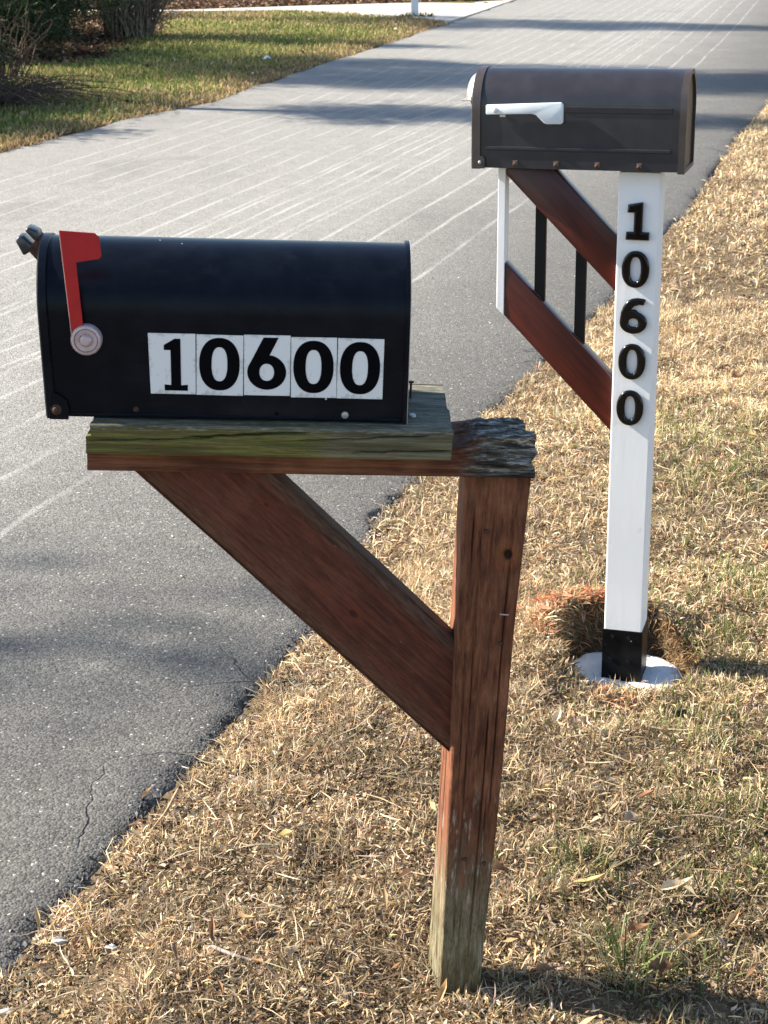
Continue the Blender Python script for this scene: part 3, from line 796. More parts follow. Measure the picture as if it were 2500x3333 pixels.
        link('digit', dm, MT['ink'], t, (.0035 if i == 0 else -.0005, -.0008, (-.001, .0015, .0025, .001, .001)[i]))
        if i == 2: link('torn_strip', box('torn_strip', (w, .0006, .0048), .0001), MT['tile'], t, (0, -.0006, -h / 2 + .0026))
old_mailbox()

# ------------------------------------------------------------------ new mailbox and white post
WM_ = Euler((R(-.17), R(-.89), R(-16.507)), 'XYZ'); WO = Vector((.5778, 3.7034, -.05))
def w_at(u, v, w): return WO + WM_.to_matrix() @ Vector((u, v, w))
def white_post():
    root = empty('mailbox_post', WO, WM_)
    tag(root, 'white square post with black raised house number and two mahogany diagonal boards', 'mailbox post')
    h = .0445
    link('post', box('post', (2 * h, 2 * h, 1.196 - .02), .0035, 3), MT['white'], root, (0, 0, .02 + (1.196 - .02) / 2))
    sl_ = link('base_sleeve', box('base_sleeve', (.0945, .0945, .1290), .0018), MT['sleeve'], root, (0, 0, .0640))
    for u, w in ((-.023, .048), (.015, .047), (-.026, -.009), (.016, -.012)):
        link('screw', lathe_y('sleeve_screw', [(.0012, -.0008), (.0030, -.0018), (.0042, -.0012), (.0046, .001)], 14), MT['satinblack'], sl_, (u, -.0474, w))
    # front stile
    link('stile', prism('stile', [(-.3182, .880), (-.3012, .8635), (-.3000, 1.196), (-.3165, 1.196)], -.021, .019, .0012), MT['white'], root)
    def diag(a, b, c, d, extra=0):
        # a,b upper edge left/right; c,d lower edge left/right
        return prism('brace', [a, b, d, c] if not extra else [a, b, d, c, extra], -.0190, .0190, .003, 3)
    def board(poly):
        # mesh stored along the board so that the grain follows it
        P = [Vector((x, 0, z)) for x, z in poly]; o = P[0]; ang = math.atan2(-1.0, 1.0)
        rot = Matrix.Rotation(ang, 4, 'Y')
        q = [rot @ (p - o) for p in P]
        me = prism('brace', [(p.x, p.z) for p in q], -.0190, .0190, .003, 3)
        link('brace', me, MT['mahogany'], root, (o.x, 0, o.z), (0, -ang, 0), smooth=30)
    board([(-.1905, 1.1955), (-.0443, 1.0470), (-.0443, .9245), (-.2996, 1.1800), (-.2996, 1.1955)])
    board([(-.2990, .9835), (-.0443, .7280), (-.0443, .6010), (-.3010, .8625)])
    for u0, zl, zu in ((-.2220, .9068, 1.1010), (-.1290, .8135, 1.0085)):
        poly = [(u0 - .0122, zl + .0140), (u0 + .0122, zl - .0110), (u0 + .0122, zu - .0125), (u0 - .0122, zu + .0120)]
        link('baluster', prism('baluster', poly, -.006, .006, .0008), MT['satinblack'], root)
    ds = [('1', 1.0498, 1.1333, .0010), ('0', .9452, 1.0274, -.0005), ('6', .8427, .9232, -.0012), ('0', .7384, .8199, -.0010), ('0', .6321, .7132, -.0018)]
    for ch, z0, z1, u in ds:
        w, hh = {'1': (.0535, .0825), '0': (.0610, .0815), '6': (.0605, .0805)}[ch]
        me = curve_shape('digit', digit_loops(ch, w, hh, 'raised'), .0012, .0042, 1 if ch == '1' else 3)
        link('digit', me, MT['glossblack'], root, (u, -h - .0054, (z0 + z1) / 2), smooth=28)
white_post()

def new_mailbox():
    u0, u1, Wd, H = -.3638, .0997, .160, .2075
    root = empty('mailbox', w_at((u0 + u1) / 2, 0, 1.2005), WM_)
    tag(root, 'dark bronze mailbox with lowered white flag on the white post', 'mailbox')
    hl = (u1 - u0) / 2
    n = 28
    link('body', extrude_x('body', arch(Wd, H, n), [-hl + .004, -.1, .1, hl - .012]), MT['bronze'], root, (0, 0, .0015), smooth=40)
    # door and its flange
    d = extrude_x('door', arch(Wd + .008, H + .0045, n), [-.0035, -.0015, .0150, .0165])
    for v in d.vertices:
        if v.co.x < -.003: v.co.y *= .965; v.co.z = .004 + v.co.z * .965
    door = link('door', d, MT['bronze_rim'], root, (-hl + .0035, 0, -.001), smooth=35)
    link('hinge_tab', prism('hinge_tab', [(-.012, 0), (.0155, 0), (.0155, .022), (.012, .0255), (.004, .027), (-.012, .031)], -.001, .001, .0004), MT['bronze_rim'], root, (-hl + .0155, -Wd / 2 - .0047, .0))
    link('bolt', lathe_y('bolt', [(.0001, -.0045), (.0025, -.004), (.0040, -.002), (.0044, .001)], 16), MT['zinc'], root, (-hl + .0205, -Wd / 2 - .0055, .0135), smooth=40)
    # cup handle on the door
    V = []; F = []; na, nb = 14, 10
    for i in range(nb + 1):
        e = (math.pi / 2) * i / nb
        for k in range(na + 1):
            a = math.pi * k / na
            V.append((-.030 * math.cos(e) ** .8 * math.sin(a) ** .75, .042 * math.cos(a) * math.cos(e), .056 * math.sin(e)))
    for i in range(nb):
        for k in range(na):
            b = i * (na + 1) + k; F.append((b, b + 1, b + na + 2, b + na + 1))
    me = mesh('pull', V, F)
    hd = link('pull', me, MT['nickel'], door, (-.003, 0, .1420), smooth=60)
    m_ = hd.modifiers.new('solid', 'SOLIDIFY'); m_.thickness = .0022
    link('pull_lip', prism('pull_lip', [(.002, 0), (-.034, -.001), (-.034, .0022), (.002, .003)], -.04, .04, .001), MT['nickel'], hd, (0, 0, -.0015))
    link('catch', prism('catch', [(0, 0), (-.021, 0), (-.0145, -.021), (0, -.021)], -.012, .012, .001), MT['satinblack'], hd, (0, 0, -.0017))
    # back flange and recessed panel
    out = arch(Wd + .007, H + .0045, n); inn = [(y * .945, .009 + z * .930) for y, z in arch(Wd, H, n)]
    link('back_flange', ring_x('back_flange', out, inn, -.0145, .0), MT['bronze_rim'], root, (hl, 0, -.002), smooth=40)
    link('back_panel', extrude_x('back_panel', arch(Wd - .002, H - .001, n), [-.0075, -.0055]), MT['bronze'], root, (hl, 0, .001), smooth=40)
    uc = (u0 + u1) / 2
    link('rib', box('rib', (.2280, .0060, .0138), .0018), MT['bronze'], root, (-.044 - uc, -Wd / 2 + .0012, .1265 + .0015), (R(2), R(.0), 0))
    link('rib', box('rib', (.4020, .0055, .0085), .0022), MT['bronze'], root, (-.1315 - uc, -Wd / 2 - .0002, .0440))
    for u in (-.2658, -.1758, -.0863, .0038):
        b = .0056
        me = mesh('stud', [(-b, 0, -b), (b, 0, -b), (b, 0, b), (-b, 0, b), (0, -.0062, 0), (-b, .004, -b), (b, .004, -b), (b, .004, b), (-b, .004, b)],
                  [(0, 1, 4), (1, 2, 4), (2, 3, 4), (3, 0, 4), (0, 5, 6, 1), (1, 6, 7, 2), (2, 7, 8, 3), (3, 8, 5, 0)])
        link('stud', me, MT['copper'], root, (u - uc, -Wd / 2 - .001, .0135))
    # lowered flag
    P = [(-.3300, 1.3370), (-.3300, 1.3160), (-.2290, 1.3190), (-.2200, 1.3165), (-.2030, 1.3005), (-.1965, 1.2980), (-.1650, 1.2985), (-.1605, 1.3020), (-.1600, 1.3400), (-.1650, 1.3445)]
    ox, oz = -.310, 1.3265
    fl = link('flag', prism('flag', [(x - ox, z - oz) for x, z in P], -.0040, .0030, .0026, 2), MT['flagwhite'], root, (ox - uc, -Wd / 2 - .0075, oz - 1.2005), smooth=35)
    link('pivot_pin', lathe_y('pivot_pin', [(.0001, -.0050), (.0035, -.0045), (.0055, -.0025), (.006, 0), (.006, .009)], 18), MT['plastic'], fl, (0, -.0042, 0), smooth=40)
    link('stop_clip', box('stop_clip', (.013, .004, .006), .001), MT['zinc'], root, (-.2935 - uc, -Wd / 2 - .004, .1135))
new_mailbox()

def footing():
    V = []; F = []; seg = 56
    prof = [(.001, .0), (.05, .0005), (.10, 0), (.128, -.001), (.139, -.006), (.146, -.03), (.148, -.2)]
    for r, z in prof:
        for k in range(seg):
            a = 2 * math.pi * k / seg; rr = r * (1 + .11 * (vn(np.array([math.cos(a) * 3 + 9]), np.array([math.sin(a) * 3 + 9]), 3)[0] - .5) * (r > .09))
            x, y = rr * math.cos(a), rr * math.sin(a)
            V.append((x, y, z + float(fbm(np.array([x * 40]), np.array([y * 40]), 5, 3)[0]) * .014 * (r < .14)))
    for i in range(len(prof) - 1):
        for k in range(seg):
            l = (k + 1) % seg; F.append((i * seg + k, i * seg + l, (i + 1) * seg + l, (i + 1) * seg + k))
    F.append(tuple(range(seg)))
    o = link('concrete_footing', mesh('concrete_footing', V, F), MT['concrete'], None, (FOOT[0], FOOT[1], -.048), smooth=50)
    tag(o, 'round white concrete footing in a hole under the white post', 'footing')
footing()

# ------------------------------------------------------------------ grass
def blades(name, mat, x, y, L, wd, tilt, curl, colr, z0=0.0, flat=False, az=None, label=None, cat=None):
    n = len(x)
    az = rng.uniform(0, 2 * np.pi, n) if az is None else az
    z = ground_z(x, y) + z0
    dx, dy = np.cos(az), np.sin(az)
    roll = rng.uniform(-1.2, 1.2, n)
    sx, sy, sz = -dy * np.cos(roll), dx * np.cos(roll), np.sin(roll)
    tw = rng.normal(0, .9, n)
    P = np.column_stack([x, y, z]); co = np.zeros((n, 7, 3)); cc = np.zeros((n, 7, 3))
    ths = tilt.copy(); a2 = az.copy()
    for k in range(4):
        w = wd * (.75, 1.0, .75, 0)[k] * .5
        if k < 3:
            S = np.column_stack([sx * w, sy * w, sz * w])
            co[:, 2 * k] = P - S; co[:, 2 * k + 1] = P + S
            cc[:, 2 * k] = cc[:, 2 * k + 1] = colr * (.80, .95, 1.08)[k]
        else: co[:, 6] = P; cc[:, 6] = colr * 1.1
        st = L / 3
        P = P + np.column_stack([np.sin(ths) * np.cos(a2) * st, np.sin(ths) * np.sin(a2) * st, np.cos(ths) * st])
        ths = ths + curl / 3; a2 = a2 + tw / 3
    # keep every point above the soil
    fl = co.reshape(-1, 3); g = ground_z(fl[:, 0], fl[:, 1]); fl[:, 2] = np.maximum(fl[:, 2], np.repeat(z, 7) * .3 + g * .7 - .004)
    b = np.arange(n)[:, None] * 7
    q = np.concatenate([b + np.array([0, 1, 3, 2]), b + np.array([2, 3, 5, 4])]); t = b + np.array([4, 5, 6])
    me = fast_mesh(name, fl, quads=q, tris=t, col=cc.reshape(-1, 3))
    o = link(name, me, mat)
    if label: tag(o, label, cat, kind='stuff')
    return o
STRAW = np.array([(.60, .46, .275), (.50, .375, .21), (.40, .285, .155), (.26, .17, .09), (.54, .45, .32), (.34, .28, .20), (.68, .56, .37)])
def pick(pal, n, p=None, jit=.14):
    c = pal[rng.choice(len(pal), n, p=p)]
    return np.clip(c * rng.normal(1, jit, (n, 1)) * rng.normal(1, .05, (n, 3)), .008, .9)
GREENS = [(2300, 2400, .20), (2470, 1900, .30), (2330, 1560, .33), (2080, 3190, .14), (2280, 2080, .25), (2400, 2880, .16), (1900, 2860, .10), (2450, 2650, .18), (2230, 1420, .3)]
GREENS = [(*px_ground(a, b), r) for a, b, r in GREENS]
def green_f(x, y):
    f = np.zeros_like(x)
    for gx, gy, r in GREENS: f = np.maximum(f, np.exp(-(((x - gx) ** 2 + ((y - gy) * .8) ** 2) / r ** 2)))
    return f
def verge_pts(n, y0, y1, xr=.243, bias=1.0, overhang=.02):
    """points on the verge inside the widened view"""
    out = []; tot = 0
    while tot < n:
        y = y0 + (y1 - y0) * rng.random(n * 2) ** bias
        lo = edge_r(y) - overhang; hi = y * xr + .22
        x = lo + (hi - lo) * rng.random(n * 2)
        # thin at the edge, ragged
        e = (x - edge_r(y)); keep = e > -.02 + (fbm(y * 7, x * 7, 101, 3)) * .13
        r = np.hypot(x - FOOT[0], y - FOOT[1]); keep &= r > .165 + fbm(x * 20, y * 20, 103, 2) * .03
        k2 = (np.abs(x - NPOST[0]) < .05) & (np.abs(y - NPOST[1]) < .05); keep &= ~k2
        # thinner patches
        keep &= rng.random(n * 2) < .10 + 1.9 * np.clip(fbm(x * 13, y * 13, 105, 4) + .42, 0, 1) * np.clip(.65 + fbm(x * 3, y * 3, 107, 3) * 1.4, .2, 1)
        out.append(np.column_stack([x, y])[keep]); tot += keep.sum()
    p = np.concatenate(out)[:n]; return p[:, 0], p[:, 1]
def tint(c, x, y):
    big = fbm(x * 1.6, y * 1.6, 111, 3)[:, None] * .9 + fbm(x * 9, y * 9, 113, 3)[:, None] * .9
    c = c * (1 + big)
    ed = np.exp(-np.clip(x - edge_r(y), 0, 9) / .25)[:, None]
    near = sstep(3.6, 2.6, y)[:, None]
    c = c * (1 - .22 * near) * np.array([1.12, 1.115, 1.14])
    return np.clip(c, .01, .85)
def dead_grass():
    for (n, y0, y1, bias, ls, wmin, wmax) in ((150000, 2.05, 4.3, .9, 1.0, .0016, .0034), (95000, 4.3, 7.6, .9, 1.3, .0019, .0040), (52000, 7.6, 19, .75, 1.45, .004, .009)):
        x, y = verge_pts(n, y0, y1, bias=bias)
        gf = green_f(x, y)
        # lying thatch
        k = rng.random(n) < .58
        clump = np.clip(fbm(x * 13, y * 13, 105, 4) * 2.4 + .95, .35, 1.7)
        L = np.where(k, rng.uniform(.014, .036, n), rng.uniform(.014, .040, n)) * ls * clump
        tilt = np.where(k, rng.normal(1.45, .25, n), np.abs(rng.normal(.6, .45, n)))
        curl = np.where(k, rng.normal(0, 1.0, n), rng.normal(1.2, 1.2, n))
        wd = rng.uniform(wmin, wmax, n)
        c = pick(STRAW, n, [.16, .16, .17, .20, .10, .12, .09])
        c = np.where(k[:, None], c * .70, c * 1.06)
        g = (rng.random(n) < gf * .16)
        gc = pick(np.array([(.13, .16, .045), (.20, .21, .075), (.09, .125, .035)]), n)
        c = np.where(g[:, None], gc, c); L = np.where(g, L * 1.25, L); tilt = np.where(g, np.abs(rng.normal(.5, .4, n)), tilt)
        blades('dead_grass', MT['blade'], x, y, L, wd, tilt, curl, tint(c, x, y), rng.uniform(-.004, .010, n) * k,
               label=('short tan dead grass covering the verge beside the old mailbox post' if y0 < 3 else 'short tan dead grass on the verge behind the white post' if y0 < 5 else 'distant tan dead grass strip along the right road edge'), cat='grass')
dead_grass()
def runners():
    n = 2800; x, y = verge_pts(n, 2.05, 5.5, bias=1.1)
    blades('dead_grass', MT['blade'], x, y, rng.gamma(3, .013, n) + .015, rng.uniform(.0012, .0026, n), rng.normal(1.42, .14, n), rng.normal(.1, .35, n),
           tint(pick(np.array([(.62, .49, .31), (.50, .39, .24), (.42, .35, .25)]), n), x, y), rng.uniform(.008, .024, n), label='long pale straw stems lying over the matted verge grass', cat='grass')
    n = 26000; x, y = verge_pts(n, 2.05, 4.6, bias=1.0)
    blades('dead_grass', MT['blade'], x, y, rng.uniform(.008, .020, n), rng.uniform(.003, .0065, n), rng.normal(1.45, .3, n), rng.normal(0, .9, n),
           tint(pick(np.array([(.46, .34, .20), (.36, .25, .14), (.24, .16, .09), (.52, .43, .31)]), n), x, y), rng.uniform(.0, .014, n), label='broken bits of dry thatch matted between the verge grass blades', cat='grass')
runners()
def tuft(pxx, pxy, n, L, spread, pal, label, tl=.35, wid=(.0022, .0042), name='grass_tuft'):
    gx, gy = px_ground(pxx, pxy)
    a = rng.uniform(0, 6.28, n); r = spread * np.sqrt(rng.random(n))
    x, y = gx + r * np.cos(a), gy + r * np.sin(a)
    o = blades(name, MT['lawnblade'], x, y, rng.uniform(.5, 1.1, n) * L, rng.uniform(*wid, n), np.abs(rng.normal(tl, .25, n)) + .05, rng.normal(.7, .5, n), pick(pal, n), z0=(.010 if name[0] == 'o' else 0), az=a + rng.normal(0, .7, n))
    tag(o, label, 'grass tuft', kind='stuff')
GP = np.array([(.07, .11, .035), (.12, .15, .055), (.22, .21, .10), (.38, .31, .17)])
tuft(2060, 3215, 70, .115, .055, GP, 'tall green grass tuft at the bottom right of the old post')
tuft(2290, 3190, 50, .075, .05, GP, 'short green grass tuft near the bottom right corner of the picture')
tuft(2260, 2370, 80, .045, .10, GP, 'pale green grass patch right below the concrete footing', .5)
tuft(2480, 1930, 110, .05, .10, GP, 'dark green grass patch at the right picture edge beside the white post', .5)
tuft(2330, 1590, 90, .045, .15, GP, 'faint green grass patch right of the white post below its numbers', .6)
tuft(1905, 2850, 40, .07, .04, GP, 'thin green grass tuft right of the old post foot', .5)
OR = np.array([(.52, .20, .10), (.42, .16, .085), (.56, .30, .16), (.46, .27, .15)])
tuft(1850, 2035, 430, .036, .085, OR, 'orange tinted dead grass behind the hole left of the white post', 1.2, (.002, .004), 'orange_grass')
tuft(1795, 2110, 190, .032, .055, OR, 'orange tinted dead grass on the left rim of the hole', 1.0, (.002, .004), 'orange_grass')
tuft(2000, 2262, 150, .024, .05, OR, 'orange tinted dead grass in front of the black post sleeve', 1.2, (.002, .004), 'orange_grass')
tuft(1955, 2010, 180, .030, .045, OR, 'orange tinted dead grass directly behind the white post foot', 1.2, (.002, .004), 'orange_grass')
BRD = np.array([(.16, .09, .045), (.30, .19, .09), (.09, .05, .03), (.36, .24, .12)])
def hole_fringe():
    n = 2600; a = rng.uniform(0, 6.28, n); r = rng.normal(.172, .012, n)
    x, y = FOOT[0] + r * np.cos(a), FOOT[1] + r * np.sin(a)
    k = (y < FOOT[1] - .03) & (rng.random(n) < .6)
    x, y, a = x[~k], y[~k], a[~k]; n = len(x)
    o = blades('root_fringe', MT['blade'], x, y, rng.uniform(.015, .05, n), rng.uniform(.0015, .0032, n), rng.normal(1.7, .5, n), rng.normal(.8, .7, n), pick(BRD, n), az=a + np.pi + rng.normal(0, .6, n))
    tag(o, 'brown roots and thatch hanging into the hole round the footing', 'roots', kind='stuff')
hole_fringe()

def lawn():
    n = 95000
    y = 12 + (38 - 12) * rng.random(n * 3) ** 1.15
    lo = -.27 * y - .6; hi = edge_l(y) + .06
    x = lo + (hi - lo) * rng.random(n * 3)
    e = edge_l(y) - x
    keep = (e > fbm(x * 5, y * 5, 121, 3) * .25) & ~((y > drive_bot(x) - .1) & (y < 60)) & (rng.random(n * 3) > litter_mask(x, y) * .97) & (lo < hi)
    x, y, e = x[keep][:n], y[keep][:n], e[keep][:n]; n = len(x)
    G = np.array([(.080, .135, .028), (.130, .180, .046), (.25, .24, .085), (.38, .32, .14)])
    D = np.array([(.38, .275, .14), (.28, .195, .10), (.19, .125, .07), (.46, .36, .20)])
    g, d = pick(G, n), pick(D, n)
    edge = np.exp(-np.clip(e, 0, 9) / (.22 + .030 * (y - 12))) * 1.15
    dry = np.clip(edge * .9 + .04 + fbm(x * .8, y * .8, 123, 4) * 1.5 + .5 * sstep(29, 33, y), 0, 1)
    c = np.where((rng.random(n) < dry)[:, None], d, g) * (1 + fbm(x * .7, y * .7, 125, 3)[:, None] * .5)
    L = rng.uniform(.035, .085, n) * (1 + .012 * (y - 12)); wd = rng.uniform(.006, .013, n) * (1 + .03 * (y - 12))
    blades('lawn_grass', MT['lawnblade'], x, y, L, wd, np.abs(rng.normal(.5, .4, n)), rng.normal(.7, .6, n), np.clip(c, .01, .8), label='patchy green and yellow lawn across the road', cat='grass')
lawn()

def leaf_litter():
    n = 9000
    def cards(x, y, s, pal, name, label, asp=.55):
        m = len(x); z = ground_z(x, y) + rng.uniform(.012, .05, m)
        a = rng.uniform(0, 6.28, m); t = rng.normal(0, .45, m); t2 = rng.normal(0, .45, m)
        ex = np.column_stack([np.cos(a), np.sin(a), t]) * s[:, None]; ey = np.column_stack([-np.sin(a), np.cos(a), t2]) * s[:, None] * asp
        C = np.column_stack([x, y, z]); up = np.array([0, 0, 1.0]) * (s * rng.uniform(.0, .5, m))[:, None]
        co = np.stack([C - ex, C - ey * .9 + up, C + ex, C + ey * .9 + up], 1)
        b = np.arange(m)[:, None] * 4
        q = np.concatenate([b + np.array([0, 1, 2]), b + np.array([0, 2, 3])])
        c = np.repeat(pick(pal, m), 4, 0)
        o = link(name, fast_mesh(name, co.reshape(-1, 3), tris=q, col=c), MT['leaf'])
        tag(o, label, 'leaf litter', kind='stuff')
    BR = np.array([(.085, .045, .026), (.14, .075, .042), (.20, .12, .07), (.06, .034, .022), (.27, .19, .125)])
    x = rng.uniform(-9, -1.5, n * 4); y = rng.uniform(19, 33.5, n * 4); k = rng.random(n * 4) < litter_mask(x, y) * .9
    k &= y < drive_bot(x) - .1
    cards(x[k][:n], y[k][:n], rng.uniform(.025, .06, k.sum())[:n], BR, 'leaf_litter', 'brown fallen leaves under the conifers and bare shrub at top left')
    m = 12000; x = rng.uniform(-11, 4, m); y = drive_top(x) + .05 + rng.random(m) ** 1.6 * 9; k = x < edge_l(y) - .3
    cards(x[k], y[k], rng.uniform(.03, .075, k.sum()), BR, 'leaf_litter', 'dark brown leaf bank behind the pale driveway')
    # small dead leaves and straw chips scattered over the verge
    m = 520; x, y = verge_pts(m, 2.1, 6.5, bias=1.2)
    cards(x, y, rng.uniform(.008, .018, m), np.array([(.36, .22, .11), (.46, .31, .16), (.24, .13, .07), (.40, .30, .19)]), 'leaf_litter', 'small dry leaf fragments scattered through the dead verge grass', .28)
    m = 420; y = 12.5 + 24 * rng.random(m) ** 1.2; x = edge_l(y) - .2 - rng.random(m) * 5; k = (y < drive_bot(x) - .2)
    cards(x[k], y[k], rng.uniform(.02, .05, k.sum()), np.array([(.16, .09, .05), (.30, .2, .13), (.5, .46, .4), (.1, .06, .04)]), 'leaf_litter', 'scattered brown and pale leaves lying on the lawn across the road')
leaf_litter()

# ------------------------------------------------------------------ single leaves, twigs, stones
def leaf_mesh(L, Wd, bend, curl, pal):
    n = 7; V = []; F = []
    for i in range(n):
        t = i / (n - 1); w = Wd * .5 * math.sin(math.pi * min(1, t * 1.02 + .02)) ** .8 * (1.15 - .3 * t) * (1 + .25 * math.sin(9 * t + L * 900))
        x = (t - .5) * L; z = bend * L * (4 * (t - .5) ** 2) * (1.6 if t > .5 else .7)
        V += [(x, -w * .85, z + curl * w * (.4 + t)), (x, .12 * Wd * math.sin(5 * t), z), (x, w, z + curl * w * (1.6 - t))]
    for i in range(n - 1):
        for k in range(2): a = i * 3 + k; F.append((a, a + 1, a + 4, a + 3))
    me = mesh('leaf', V, F)
    a = me.color_attributes.new('Col', 'FLOAT_COLOR', 'POINT'); c = np.ones((len(V), 4), np.float32)
    c[:, :3] = np.array(pal) * rng.normal(1, .08, (len(V), 1)); c[1::3, :3] *= .85; a.data.foreach_set('color', c.ravel()); return me
def leaf(pxx, pxy, L, Wd, ang, pal, label, bend=.13, curl=.9, tilt=.2, lift=.034):
    x, y = px_ground(pxx, pxy, .02)
    o = link('fallen_leaf', leaf_mesh(L, Wd, bend, curl, pal), MT['leaf'], None, (x, y, float(ground_z(x, y)) + lift), (rng.normal(0, tilt), rng.normal(0, tilt) - .08, R(ang)), smooth=70)
    tag(o, label, 'leaf', 'single dry leaves on the verge')
TAN, BRN, GRY, PAL, YEL, DRK = (.42, .27, .14), (.26, .14, .075), (.29, .235, .175), (.50, .41, .29), (.48, .36, .16), (.15, .085, .05)
for a in ((2201, 2932, .062, .018, 5, PAL, 'large pale cream leaf lying right of the old post foot'),
          (1931, 2920, .080, .010, -28, YEL, 'long yellow straw leaf right of the old post foot'),
          (1994, 2753, .040, .011, 62, TAN, 'slim orange-tan leaf standing right of the old post'),
          (2059, 2715, .038, .026, 20, GRY, 'cupped grey leaf beside the slim orange-tan leaf'),
          (2382, 3038, .060, .013, 55, TAN, 'long tan leaf near the right edge in the lower corner'),
          (2250, 3103, .048, .014, 30, TAN, 'tan leaf between the two green tufts at bottom right'),
          (2081, 3086, .042, .024, 12, BRN, 'cupped reddish brown leaf just behind the tall green tuft'),
          (2156, 3206, .058, .030, 25, DRK, 'large dark brown leaf under the tall green tuft'),
          (1816, 2363, .060, .014, 72, PAL, 'pale straw chip standing below the hole, left'),
          (1902, 2394, .042, .016, 80, GRY, 'grey-white pointed leaf in front of the concrete footing'),
          (2105, 2625, .045, .013, -12, BRN, 'brown leaf lying below the green patch by the footing'),
          (1009, 2481, .058, .012, 52, TAN, 'long tan leaf below the diagonal brace'),
          (933, 2748, .038, .017, -8, YEL, 'bright yellow oval leaf on the verge left of the old post'),
          (893, 2705, .030, .012, 100, GRY, 'upright pale grey leaf touching the yellow oval leaf'),
          (543, 2900, .030, .009, 100, YEL, 'small yellow-tan leaf on the left part of the verge'),
          (286, 3081, .038, .010, 110, TAN, 'orange-tan sliver leaf near the white pebbles'),
          (803, 3023, .036, .012, -25, TAN, 'tan leaf in the middle of the bottom verge'),
          (690, 3067, .050, .012, 95, BRN, 'pinkish brown curled leaf left of the bottom middle'),
          (962, 3139, .036, .015, 60, GRY, 'folded grey leaf at the bottom middle'),
          (1624, 2863, .034, .024, 20, BRN, 'crumpled red-brown leaf beside the old post foot'),
          (1441, 3258, .050, .013, 70, TAN, 'tan leaf leaning in front of the old post foot'),
          (1774, 3191, .046, .016, 30, BRN, 'brown leaf in the shade right of the old post foot'),
          (2401, 1248, .050, .030, 15, BRN, 'red-brown leaf beyond the white post near the right edge'),
          (2441, 1437, .040, .024, -20, YEL, 'yellowish leaf at the right edge beside the faint green patch'),
          (1660, 2060, .045, .028, 10, (.5, .25, .14), 'orange clay-coloured leaf left of the orange grass'),
          (480, 2560, .030, .010, 40, TAN, 'small tan leaf beside the top of the long twig')): leaf(*a)
def stick(px_pts, r, mat, name, label, cat, z=.02, lift=None):
    P = [px_ground(a, b, z) for a, b in px_pts]
    Q = np.array([(x, y, float(ground_z(x, y)) + .014 + (lift[i] if lift else 0)) for i, (x, y) in enumerate(P)])
    t = np.linspace(0, len(Q) - 1, 18); Q = np.column_stack([np.interp(t, range(len(Q)), Q[:, k]) for k in range(3)])
    V, F = tubes([(Q, np.linspace(r, r * .55, len(Q)))], 7)
    tag(link(name, mesh(name, V, F), mat, smooth=60), label, cat)
stick([(579, 2546), (540, 2610), (470, 2695), (412, 2785)], .0034, simple('pale_twig', (.34, .23, .13), .8, 0, .2, .3, 60), 'twig', 'long pale twig lying along the road edge', 'twig', .025, [.012, .006, .004, 0])
stick([(900, 2735), (945, 2700), (1010, 2690), (1070, 2710), (1095, 2745)], .0012, MT['twig'], 'twig', 'thin arched grey stem over the yellow oval leaf', 'twig', .03, [0, .012, .018, .012, 0])
stick([(690, 3085), (760, 3115), (820, 3130)], .0038, simple('grey_twig', (.27, .22, .19), .85, 0, .2, .3, 60), 'twig', 'thick grey stick at the bottom of the verge', 'twig', .02)
def stone(pxx, pxy, r, label, mat='pebble', name='pebble', cat='pebble', z=0.0):
    x, y = px_ground(pxx, pxy)
    bm = bmesh.new(); bmesh.ops.create_icosphere(bm, subdivisions=3, radius=r)
    sd = rng.uniform(0, 50)
    for v in bm.verts:
        k = 1 + 1.1 * float(fbm(np.array([v.co.x / r * 1.2 + sd]), np.array([v.co.y / r * 1.2 + v.co.z / r * 1.7]), 5, 3)[0]); v.co *= k; v.co.z *= .6; v.co.x *= 1.25
    o = link(name, bm_mesh(bm, name), MT[mat], None, (x, y, float(ground_z(x, y)) + r * .25 + .006 + z), smooth=35)
    tag(o, label, cat)
stone(224, 2983, .009, 'large white pebble on the verge at the road edge, upper of the pair')
stone(195, 3049, .011, 'largest white pebble on the verge at the road edge, lower of the pair')
stone(362, 3088, .008, 'white pebble right of the pebble pair at the road edge')
stone(452, 2668, .006, 'tiny white pebble beside the middle of the long twig', )
stone(18, 3081, .008, 'white pebble on the asphalt edge at the left picture border')
stone(20, 3280, .008, 'pale pebble in the bottom left corner')
stone(1690, 2040, .013, 'orange clay clod right of the old post', 'clay', 'clay_clod', 'clod', .012)
stone(1775, 2085, .012, 'orange clay clod at the left rim of the hole', 'clay', 'clay_clod', 'clod', .012)
stone(1845, 2045, .011, 'orange clay clod behind the hole', 'clay', 'clay_clod', 'clod', .012)
stone(2225, 2195, .014, 'clay clod at the right rim of the concrete footing', 'clay', 'clay_clod', 'clod')
def cap():
    x, y = px_ground(2211, 2330)
    o = link('round_cap', lathe_y('round_cap', [(.010, .006), (.0165, .005), (.017, -.004), (.013, -.006), (.011, .002), (.0001, .002)], 24), MT['satinblack'], None, (x, y, float(ground_z(x, y)) + .018), (R(65), 0, R(20)), smooth=40)
    tag(o, 'small black round cap half hidden in the green patch by the footing', 'cap')
cap()
